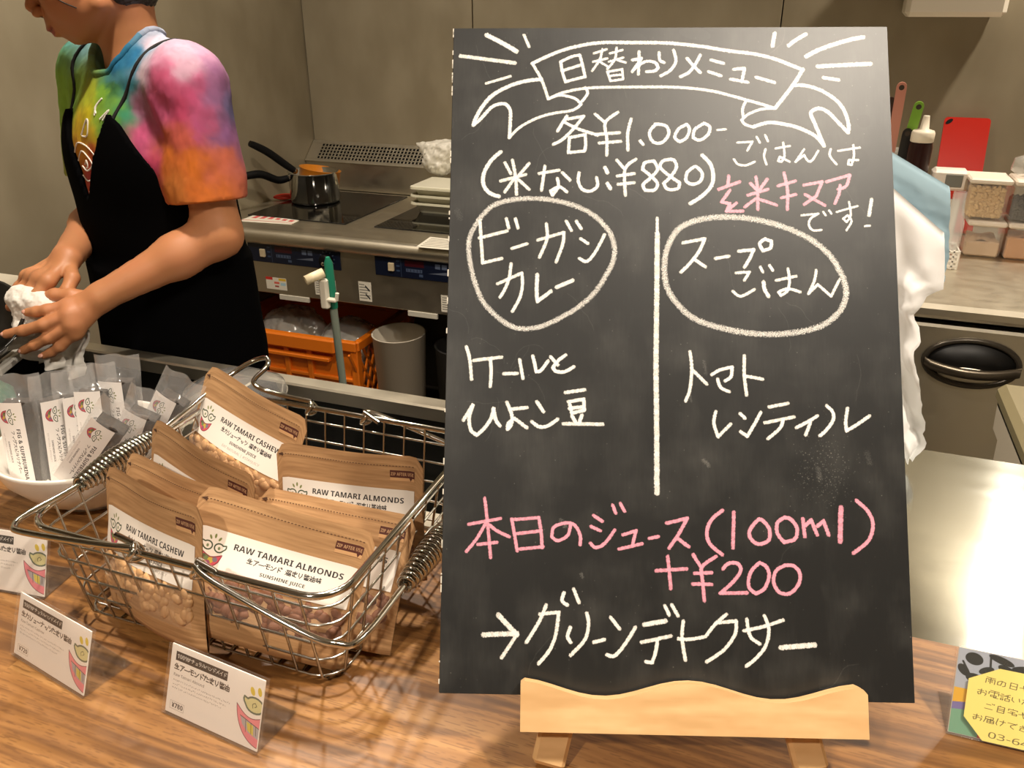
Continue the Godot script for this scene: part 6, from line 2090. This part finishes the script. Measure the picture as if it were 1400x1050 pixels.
	[0, 29, [1059, 3080, 992, 3133, 948, 3193, 978, 3227, 1052, 3229, 1133, 3184]],
	[0, 30, [160, 3669, 240, 3535, 211, 3653, 228, 3757, 280, 3800, 346, 3740, 404, 3651, 425, 3562]],
	[0, 30, [425, 3562, 448, 3666, 485, 3717]],
	[0, 30, [543, 3509, 588, 3620, 581, 3708, 552, 3745, 559, 3694, 610, 3649, 721, 3729]],
	[0, 30, [580, 3568, 720, 3552]],
	[0, 30, [808, 3499, 868, 3587]],
	[0, 30, [765, 3677, 831, 3720, 905, 3712, 993, 3652]],
	[0, 30, [1059, 3415, 1231, 3388]],
	[0, 30, [1088, 3496, 1221, 3473, 1228, 3569, 1118, 3599, 1096, 3511]],
	[0, 30, [1096, 3555, 1221, 3539]],
	[0, 30, [1118, 3621, 1154, 3680]],
	[0, 30, [1206, 3613, 1184, 3679]],
	[0, 30, [1044, 3691, 1389, 3692]],
	[0, 28, [2160, 3040, 2174, 3189, 2157, 3367, 2118, 3478]],
	[0, 28, [2189, 3211, 2304, 3328]],
	[0, 28, [2349, 3244, 2423, 3201, 2529, 3174, 2517, 3260, 2465, 3297]],
	[0, 28, [2399, 3283, 2427, 3357, 2499, 3393]],
	[0, 28, [2638, 3073, 2634, 3244, 2651, 3421]],
	[0, 28, [2634, 3251, 2793, 3279]],
	[0, 28, [2379, 3571, 2362, 3673, 2396, 3790, 2507, 3679]],
	[0, 28, [2592, 3586, 2632, 3626]],
	[0, 28, [2592, 3744, 2649, 3784, 2710, 3684, 2771, 3574]],
	[0, 28, [2844, 3525, 3009, 3491]],
	[0, 28, [2804, 3664, 3059, 3610]],
	[0, 28, [2964, 3637, 2933, 3711, 2829, 3802]],
	[0, 28, [3078, 3702, 3166, 3657, 3262, 3598]],
	[0, 28, [3202, 3649, 3155, 3766]],
	[0, 28, [3344, 3509, 3393, 3560, 3397, 3632, 3336, 3720, 3277, 3772]],
	[0, 28, [3524, 3529, 3505, 3646, 3509, 3726, 3597, 3674, 3712, 3593]],
	[1, 27, [360, 4350, 386, 4548, 420, 4858]],
	[1, 27, [224, 4578, 502, 4524]],
	[1, 27, [371, 4571, 295, 4701, 208, 4812]],
	[1, 27, [402, 4578, 472, 4630, 580, 4679]],
	[1, 27, [306, 4750, 473, 4729]],
	[1, 27, [599, 4527, 626, 4666, 650, 4799]],
	[1, 27, [602, 4533, 834, 4511, 857, 4647, 865, 4768]],
	[1, 27, [626, 4654, 857, 4625]],
	[1, 27, [673, 4783, 873, 4761]],
	[1, 27, [1111, 4568, 1088, 4659, 1003, 4706, 949, 4676, 965, 4593, 1057, 4556, 1141, 4567, 1195, 4657, 1195, 4740]],
	[1, 27, [1311, 4486, 1387, 4536]],
	[1, 27, [1287, 4580, 1371, 4617]],
	[1, 27, [1284, 4724, 1332, 4761, 1409, 4722, 1494, 4607]],
	[1, 27, [1476, 4395, 1503, 4463]],
	[1, 27, [1542, 4379, 1580, 4447]],
	[1, 27, [1563, 4649, 1678, 4612, 1646, 4733]],
	[1, 27, [1531, 4770, 1730, 4722]],
	[1, 27, [1791, 4675, 1871, 4659]],
	[1, 30, [1943, 4543, 2119, 4500, 2048, 4629, 1962, 4754]],
	[1, 30, [2040, 4675, 2130, 4741]],
	[1, 30, [2425, 4427, 2332, 4504, 2287, 4611, 2313, 4716, 2417, 4804]],
	[1, 30, [2521, 4441, 2509, 4745]],
	[1, 30, [2735, 4498, 2665, 4575, 2655, 4650, 2722, 4709, 2813, 4678, 2824, 4587, 2773, 4513, 2735, 4498]],
	[1, 30, [2956, 4480, 2894, 4526, 2891, 4616, 2949, 4691, 3041, 4659, 3059, 4569, 3008, 4494, 2956, 4480]],
	[1, 30, [3111, 4490, 3124, 4640]],
	[1, 30, [3124, 4553, 3182, 4499, 3230, 4623]],
	[1, 30, [3233, 4551, 3287, 4505, 3328, 4622]],
	[1, 30, [3574, 4327, 3668, 4417, 3708, 4529, 3665, 4665, 3533, 4774]],
	[1, 40, [3440, 4390, 3424, 4676]],
	[1, 29, [1949, 4826, 1973, 5095]],
	[1, 29, [1850, 4948, 2111, 4928]],
	[1, 29, [2167, 4808, 2233, 4912]],
	[1, 29, [2363, 4820, 2241, 4911, 2246, 5031, 2258, 5194]],
	[1, 29, [2179, 4965, 2323, 4958]],
	[1, 29, [2162, 5054, 2321, 5056]],
	[1, 29, [2422, 4923, 2468, 4878, 2544, 4877, 2572, 4936, 2502, 5034, 2395, 5129, 2621, 5121]],
	[1, 29, [2725, 4874, 2655, 4949, 2637, 5068, 2696, 5127, 2772, 5081, 2812, 4976, 2792, 4902, 2733, 4866]],
	[1, 29, [2951, 4885, 2874, 4931, 2849, 5020, 2891, 5109, 2981, 5122, 3058, 5046, 3076, 4957, 3026, 4891, 2958, 4885]],
	[0, 40, [370, 5512, 655, 5496]],
	[0, 40, [493, 5343, 655, 5506]],
	[0, 29, [655, 5506, 527, 5700]],
	[0, 29, [905, 5254, 859, 5367, 799, 5471, 738, 5568]],
	[0, 29, [851, 5330, 1014, 5312, 989, 5497, 936, 5630, 845, 5742]],
	[0, 29, [1057, 5148, 1042, 5215, 1087, 5251]],
	[0, 29, [1141, 5116, 1186, 5227]],
	[0, 29, [1114, 5436, 1090, 5510, 1117, 5561]],
	[0, 29, [1254, 5315, 1269, 5403, 1238, 5537, 1117, 5668]],
	[0, 29, [1314, 5557, 1404, 5533]],
	[0, 29, [1458, 5348, 1533, 5440]],
	[0, 29, [1426, 5658, 1494, 5664, 1585, 5559, 1669, 5426]],
	[0, 29, [1721, 5549, 1970, 5493]],
	[0, 28, [1856, 5525, 1840, 5628, 1809, 5716, 1756, 5710]],
	[0, 29, [1921, 5244, 1957, 5317]],
	[0, 29, [1981, 5235, 2032, 5323]],
	[0, 37, [1745, 5402, 1926, 5369]],
	[0, 29, [2077, 5367, 2064, 5506, 2091, 5689]],
	[0, 28, [2034, 5514, 2131, 5517, 2252, 5495]],
	[0, 28, [2443, 5305, 2344, 5391, 2267, 5488]],
	[0, 28, [2359, 5376, 2525, 5358, 2514, 5469, 2414, 5602, 2270, 5700]],
	[0, 28, [2590, 5438, 2763, 5398, 2922, 5344]],
	[0, 28, [2615, 5342, 2641, 5481, 2722, 5545]],
	[0, 28, [2765, 5310, 2800, 5419, 2774, 5551, 2696, 5655, 2605, 5729]],
	[0, 40, [2900, 5571, 3183, 5544]],
]
const DYE := [
	[0.004, 1.422, -0.033, 190, 170, 205],
	[0.058, 1.411, -0.042, 190, 200, 225],
	[0.094, 1.390, 0.008, 225, 205, 225],
	[0.198, 1.378, 0.024, 235, 190, 215],
	[0.126, 1.360, 0.050, 240, 210, 225],
	[0.192, 1.347, 0.058, 225, 95, 140],
	[0.237, 1.337, 0.041, 220, 90, 140],
	[0.205, 1.343, -0.011, 170, 110, 160],
	[0.205, 1.308, -0.021, 110, 110, 160],
	[0.172, 1.313, 0.065, 225, 100, 150],
	[0.118, 1.310, 0.074, 200, 130, 170],
	[0.121, 1.264, 0.073, 215, 90, 140],
	[0.216, 1.305, 0.060, 220, 80, 125],
	[0.241, 1.288, 0.040, 200, 90, 140],
	[0.226, 1.265, -0.008, 150, 95, 150],
	[0.217, 1.277, 0.059, 232, 110, 90],
	[0.187, 1.242, 0.081, 240, 130, 40],
	[0.241, 1.240, 0.061, 235, 125, 35],
	[0.236, 1.238, 0.010, 215, 110, 80],
	[0.190, 1.190, 0.080, 235, 140, 60],
	[0.260, 1.195, 0.054, 235, 125, 45],
	[0.138, 1.219, 0.078, 205, 70, 110],
	[0.049, 1.379, 0.057, 30, 120, 165],
	[0.085, 1.380, 0.044, 30, 120, 170],
	[0.056, 1.364, 0.076, 70, 140, 160],
	[0.093, 1.348, 0.073, 50, 140, 160],
	[0.102, 1.365, 0.059, 110, 160, 190],
	[0.057, 1.347, 0.086, 50, 110, 60],
	[0.039, 1.335, 0.092, 130, 180, 50],
	[0.077, 1.320, 0.089, 120, 175, 70],
	[0.089, 1.309, 0.085, 60, 150, 110],
	[0.073, 1.280, 0.101, 110, 175, 70],
	[0.002, 1.327, 0.095, 190, 200, 40],
	[0.003, 1.293, 0.105, 225, 205, 20],
	[-0.011, 1.274, 0.110, 230, 190, 30],
	[0.049, 1.296, 0.099, 150, 195, 60],
	[0.025, 1.259, 0.108, 225, 195, 40],
	[-0.002, 1.239, 0.118, 235, 160, 40],
	[0.028, 1.230, 0.118, 225, 110, 50],
	[0.026, 1.199, 0.118, 200, 70, 70],
	[-0.184, 1.369, 0.014, 150, 225, 130],
	[-0.152, 1.395, 0.002, 110, 215, 225],
	[-0.107, 1.405, 0.007, 170, 235, 240],
	[-0.169, 1.332, 0.030, 170, 230, 80],
	[-0.081, 1.302, 0.072, 150, 210, 70],
]
const LH := [
	[Vector3(0.1198, 1.0204, 0.1905), Vector3(0.0928, 1.0100, 0.2376)],
	[Vector3(0.1198, 1.0204, 0.1905), Vector3(0.1060, 0.9992, 0.2434)],
	[Vector3(0.1198, 1.0204, 0.1905), Vector3(0.1102, 0.9839, 0.2451)],
	[Vector3(0.1198, 1.0204, 0.1905), Vector3(0.1091, 0.9672, 0.2423)],
	[Vector3(0.0928, 1.0100, 0.2376), Vector3(0.0767, 1.0060, 0.2647), Vector3(0.0601, 1.0027, 0.2761), Vector3(0.0439, 0.9999, 0.2841)],
	[Vector3(0.1060, 0.9992, 0.2434), Vector3(0.0838, 0.9857, 0.2781), Vector3(0.0521, 0.9741, 0.3003), Vector3(0.0211, 0.9648, 0.3169)],
	[Vector3(0.1102, 0.9839, 0.2451), Vector3(0.0860, 0.9627, 0.2773), Vector3(0.0644, 0.9490, 0.2937), Vector3(0.0437, 0.9381, 0.3055)],
	[Vector3(0.1091, 0.9672, 0.2423), Vector3(0.0914, 0.9444, 0.2647), Vector3(0.0768, 0.9333, 0.2753), Vector3(0.0669, 0.9282, 0.2843)],
	[Vector3(0.0912, 1.0130, 0.2009), Vector3(0.0767, 1.0205, 0.2222), Vector3(0.0558, 1.0220, 0.2404), Vector3(0.0345, 1.0143, 0.2535)],
]
const RH := [
	[Vector3(0.0004, 1.0647, 0.1861), Vector3(0.0342, 1.0413, 0.2377)],
	[Vector3(0.0004, 1.0647, 0.1861), Vector3(0.0104, 1.0412, 0.2410)],
	[Vector3(0.0004, 1.0647, 0.1861), Vector3(-0.0179, 1.0394, 0.2406)],
	[Vector3(0.0004, 1.0647, 0.1861), Vector3(-0.0462, 1.0337, 0.2403)],
	[Vector3(0.0342, 1.0413, 0.2377), Vector3(0.0310, 1.0204, 0.2601), Vector3(0.0194, 1.0100, 0.2696), Vector3(-0.0000, 0.9971, 0.2767)],
	[Vector3(0.0104, 1.0412, 0.2410), Vector3(0.0018, 1.0181, 0.2654), Vector3(-0.0142, 1.0044, 0.2765), Vector3(-0.0341, 0.9913, 0.2838)],
	[Vector3(-0.0179, 1.0394, 0.2406), Vector3(-0.0286, 1.0184, 0.2605), Vector3(-0.0458, 1.0017, 0.2721), Vector3(-0.0661, 0.9884, 0.2795)],
	[Vector3(-0.0462, 1.0337, 0.2403), Vector3(-0.0567, 1.0164, 0.2547), Vector3(-0.0622, 1.0050, 0.2674), Vector3(-0.0759, 0.9925, 0.2724)],
	[Vector3(0.0142, 1.0553, 0.1917), Vector3(0.0512, 1.0421, 0.2049), Vector3(0.0627, 1.0265, 0.2219), Vector3(0.0512, 1.0136, 0.2368)],
]
